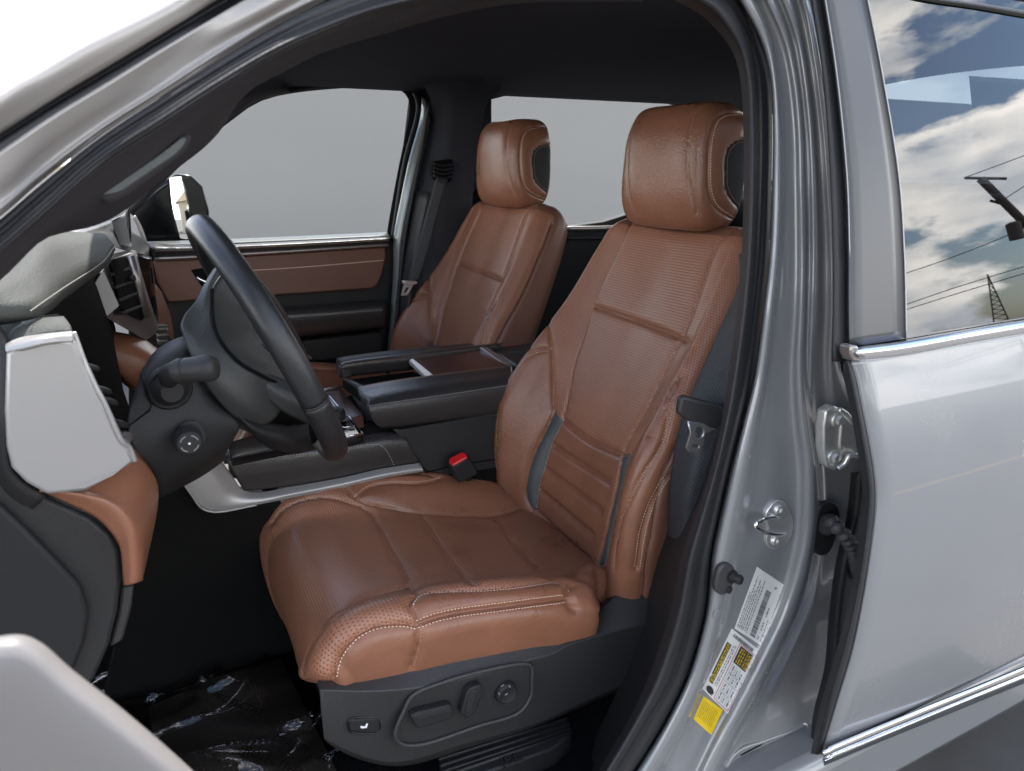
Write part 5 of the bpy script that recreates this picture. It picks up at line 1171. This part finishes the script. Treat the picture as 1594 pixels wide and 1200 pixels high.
# header above the glass
hp = [onsurf(a, b, fglass, -.004) for a, b in ((1380,-25),(1440,-8),(1520,4),(1594,16),(1700,32))]
hq = [onsurf(a, b, fglass, -.002) for a, b in ((1380,-12),(1440,2),(1520,14),(1594,27),(1700,43))]
loft('window_header', [hp, mid3 := [(p+q)*.5+Vector((0, -.004, 0)) for p, q in zip(hp, hq)], hq], M['rubber'], rd, 30, 4, .01)
# chrome belt moulding
bt_ = [[onsurf(a, b, fskin, o) for a, b in P] for P, o in (
    ([(1334,539),(1400,530),(1500,513),(1594,497),(1720,476)], .008), ([(1333,542),(1400,534),(1500,517),(1594,501),(1720,480)], -.010), ([(1334,549),(1400,541),(1500,524),(1594,508),(1720,487)], -.017), ([(1336,558),(1400,551),(1500,533),(1594,517),(1720,496)], -.014), ([(1337,563),(1400,556),(1500,538),(1594,521),(1720,500)], .002))]
loft('belt_moulding', bt_, M['chrome'], rd, 40, 6, .004)
plate('moulding_cap', [onsurf(a, b, fskin, -.012) for a, b in ((1326,538),(1336,538),(1341,552),(1338,563),(1329,563),(1324,550))], M['satin_dk'], rd, (0, .02, 0), .003)
def lowm(name, P, m):
    loft(name, [[onsurf(a, b+db, fskin, o) for a, b in P] for db, o in ((0, .0), (3, -.012), (12, -.016), (15, -.010), (17, -.016), (26, -.012), (29, .004))], m, rd, 40, 5, .004)
lowm('lower_moulding', [(1283,1164),(1350,1136),(1450,1095),(1594,1036),(1720,985)], M['chrome'])
loft('lower_cladding', [[onsurf(a, b+db, fskin, o) for a, b in [(1276,1196),(1350,1166),(1450,1125),(1594,1066),(1720,1015)]] for db, o in ((-4, .0), (10, -.018), (60, -.02), (120, -.0))], M['paint'], rd, 40, 5, .004)
# hinge and wiring boot on the pillar, behind the door edge
hg = plate('hinge', yy([(1287,640),(1300,632),(1318,640),(1323,652),(1314,670),(1311,692),(1317,706),(1312,724),(1300,733),(1288,727),(1283,700),(1283,665)], .748), M['zinc'], rd, (0, .02, 0), .004, 0, 3)
plate('hinge_arm', yy([(1312,644),(1324,656),(1352,664),(1352,714),(1322,708),(1310,722),(1308,690)], .744), M['zinc'], hg, (0, .006, 0), .003)
tube('hinge_flange', [(1306,637,.742),(1318,645,.738),(1327,657,.735),(1352,664,.728)], .0042, M['zinc'], hg, 10, 30); tube('hinge_flange', [(1304,729,.742),(1314,722,.738),(1323,709,.735),(1352,714,.728)], .0045, M['zinc'], hg, 10, 30)
for a, b, y in ((1302,653,.745),(1296,711,.745)):
    bo = lathe('bolt', Y(a, b, y+.003), (.05, -1, .0), [(0, .011), (.003, .011), (.004, .008), (.010, .0075), (.0105, .006)], M['zinc'], hg, 6)
    lathe('washer', Y(a, b, y+.004), (.05, -1, 0), [(0, .0125), (.0035, .012)], M['zinc'], bo, 24)
wb = thing('wiring_boot', 'black corrugated rubber wiring conduit bending from pillar into the rear door', 'wiring boot', Y(1287, 825, .78))
plate('boot_flange', yy([(1278,788),(1291,781),(1304,786),(1309,803),(1303,835),(1292,860),(1280,866),(1269,858),(1267,845),(1270,815)], .775), M['rubber'], wb, (0, .012, 0), .004, 40, 3)
tube('boot_neck', [(1286,818,.775),(1294,812,.755),(1300,818,.74)], lambda t: .018-.006*t, M['rubber_grey'], wb, 16, 12)
cp = vcrv([(1294,812,.745),(1306,824,.728),(1319,840,.722),(1328,858,.725),(1332,876,.735),(1332,894,.755)], 140)
bm = tube_bm(cp, lambda t: .0112 + .0022*math.cos(t*2*math.pi*12) - .0018*t, 16); obj('corrugated_conduit', bm, M['rubber_grey'], wb)
# buyer's paper inside the rear window
bg_ = thing('window_notice', 'white printed notice sheet taped inside the tinted rear door window', 'notice', onsurf(1540, 180, fglass, .012))
def onin(px, py, o=.010): return onsurf(px, py, fglass, o)
plate('notice_sheet', [onin(1509,118), onin(1600,124), onin(1700,130), onin(1700,330), onin(1600,322), onin(1520,235)], M['paper'], bg_, (0, .0008, 0), 0)
ux_ = onin(1590, 160)-onin(1520, 153); uy_ = Vector((0, .1, 1))
text('notice_print', 'BUYERS GUIDE', .022, onin(1598, 153, .0085), ux_, uy_, M['ink'], bg_, .0001)
text('notice_print', 'AS IS - NO DEALER WARRANTY', .016, onin(1622, 194, .0085), ux_, uy_, M['ink'], bg_, .0001)
text('notice_print', 'DEALER WARRANTY', .016, onin(1594, 214, .0085), ux_, uy_, M['ink'], bg_, .0001)
for b in (137, 163, 172, 178): tube('notice_rule', [onin(1524, b, .0085), onin(1690, b+9, .0085)], .0005, M['ink'], bg_, 4)
# ------------------------------------------------------------------ open front door edge, close to the lens
fd = thing('front_door', 'out of focus pale silver edge of the open front door in the lower left corner', 'car door', Y(100, 1100, .4))
loft('pull_trim', [[(-80,1010,.42),(0,990,.42),(36,988,.42),(64,1000,.42),(110,1040,.42),(190,1103,.42),(290,1190,.42),(360,1260,.42)], [(-80,1020,.395),(0,1002,.395),(26,1000,.395),(52,1014,.395),(98,1056,.395),(176,1120,.395),(276,1208,.395),(340,1280,.395)], [(-80,1060,.39),(-10,1050,.39),(10,1050,.39),(30,1060,.39),(75,1100,.39),(150,1165,.39),(240,1250,.39),(300,1310,.39)], [(-80,1300,.40),(-40,1300,.40),(-20,1300,.40),(0,1310,.40),(30,1320,.40),(80,1330,.40),(140,1340,.40),(200,1350,.40)]], mat('soft_silver_door_trim', (0.215, 0.206, 0.202), .45, metal=.1), fd, 60, 8, .02)
# ------------------------------------------------------------------ surroundings
gm = mat('asphalt', (0.095, 0.091, 0.086), .85, grain=60, gs=.4, var=.18, vs=3)
gr = wgrid('ground', lambda u, v: Vector((-400+800*u, -400+800*v, 0)), 40, 40, gm, None, 0); tag(gr, kind='structure')
ym = mat('yellow_road_paint', (0.55, 0.36, 0.10), .7, var=.3, vs=20)
ls = plate('parking_line', [Vector((-6, -2.35, .004)), Vector((9, -2.75, .004)), Vector((9, -2.67, .004)), Vector((-6, -2.27, .004))], ym, None, (0, 0, -.003), 0); tag(ls, 'thin yellow parking line painted on the asphalt behind the viewer', 'road marking')
wl_m = mat('added_wall_grey', (0.305, 0.292, 0.278), .9)
gw = box('added_grey_wall', Vector((11.35, 6.2, 1.16)), (23.3, .3, 2.32), wl_m, None, None, 0); tag(gw, 'added plain grey wall standing in for the flat grey beyond the far windows', 'wall')  # wall added for an even grey; its low top lets sky light in
# things that show only in the rear window and mirror reflections
def refl(px, py, D):
    p = onsurf(px, py, fglass, 0); z = p.z-CAMZ; e = .001; n = Vector((0, -1, (fglass(z+e)-fglass(z-e))/(2*e))).normalized()
    d = (p-O0).normalized(); r = d - n*2*d.dot(n); return p + r*D
wood = mat('weathered_pole_wood', (0.06, 0.05, 0.045), .9)
up_ = thing('utility_pole', 'leaning wooden utility pole with crossarm and transformer, mirrored in the rear window', 'utility pole', refl(1600, 520, 16))
tube('pole', [refl(1526,278,16), refl(1560,312,16), refl(1600,352,16), refl(1660,410,16), refl(1720,500,16)], .085, wood, up_, 10)
tube('crossarm', [refl(1502,277,16), refl(1567,278,16)], .032, wood, up_, 6)
tube('crossarm', [refl(1541,312,16), refl(1562,318,16)], .03, wood, up_, 6)
lathe('transformer', refl(1580,360,15.8), (0, 0, 1), [(-.18, .13), (.18, .13), (.21, .07)], wood, up_, 16)
for nm, P in zip(('thin black power line, lowest of the steep pair crossing below the pole','upper of two close black power lines low in the window reflection','lower of two close black power lines low in the window reflection','black wire running from the pole top up to the right','black wire running from the lower crossarm up to the right'), ([(1408,426),(1470,405),(1560,370),(1640,335)], [(1410,474),(1480,450),(1594,415),(1700,385)], [(1410,482),(1480,460),(1594,426),(1700,398)], [(1500,277),(1560,255),(1640,225)], [(1560,312),(1594,290),(1640,260)])):
    tag(tube('power_line', [refl(a, b, 17) for a, b in P], .010, M['dark'], None, 5, 30), nm, 'power line', 'overhead power lines')
tw = thing('lattice_tower', 'thin steel lattice tower far off, mirrored in the rear window', 'tower', refl(1556, 520, 60))
a1_, a2_ = refl(1537, 427, 60), refl(1560, 505, 60)
ex = Vector((.8, .3, 0))
for s_ in (-1, 1): tube('tower_leg', [a1_, a2_+ex*s_*.7], .05, wood, tw, 5)
for k in range(22):
    t = k/22; t2 = (k+1)/22; tube('brace', [a1_.lerp(a2_, t)+ex*.7*t*(-1)**k, a1_.lerp(a2_, t2)-ex*.7*t2*(-1)**k], .035, wood, tw, 4)
# house and tree in the far mirror
hs = thing('house', 'small cream house with a shed roof, seen in the far door mirror', 'house', Vector((20, 5.0, 0)))
crm = mat('cream_siding', (0.62, 0.55, 0.42), .8); rf = mat('tan_roof', (0.35, 0.27, 0.20), .8)
hc = mc + dout*20; hx0 = hc.x; hy0 = hc.y
box('wall', Vector((hx0+2, hy0+.2, 1.5)), (3, 3.4, 3.0), crm, hs, None, 0); plate('roof', [Vector((hx0, hy0-1.9, 2.9)), Vector((hx0, hy0+2.3, 2.9)), Vector((hx0+.6, hy0+.2, 3.9))], rf, hs, (3.5, 0, 0), 0)
box('door', Vector((hx0+.46, hy0-.3, 1.0)), (.1, .9, 2.0), M['dark'], hs, None, 0); box('window', Vector((hx0+.46, hy0+1.0, 1.5)), (.1, .8, .9), M['dark'], hs, None, 0)
tr = thing('tree', 'leafy green tree beside the small house in the far mirror', 'tree', Vector((hx0-1, hy0+3.6, 0)))
tube('trunk', [Vector((hx0-1, hy0+3.4, 0)), Vector((hx0-1, hy0+3.3, 2.5))], .15, wood, tr, 8)
lm = mat('leaf_green', (0.05, 0.09, 0.025), .7); bm = bmesh.new(); rr = random.Random(5)
for k in range(900):
    c = Vector((rr.gauss(0, .8), rr.gauss(0, .8), rr.gauss(0, .9))); p = Vector((hx0-1, hy0+3.3, 3.2)) + c; a = Vector((rr.uniform(-1, 1), rr.uniform(-1, 1), rr.uniform(-1, 1))).normalized(); q = a.orthogonal()
    vs = [bm.verts.new(p+a*.16), bm.verts.new(p+q*.10), bm.verts.new(p-a*.16), bm.verts.new(p-q*.10)]; bm.faces.new(vs)
obj('crown', bm, lm, tr, False)
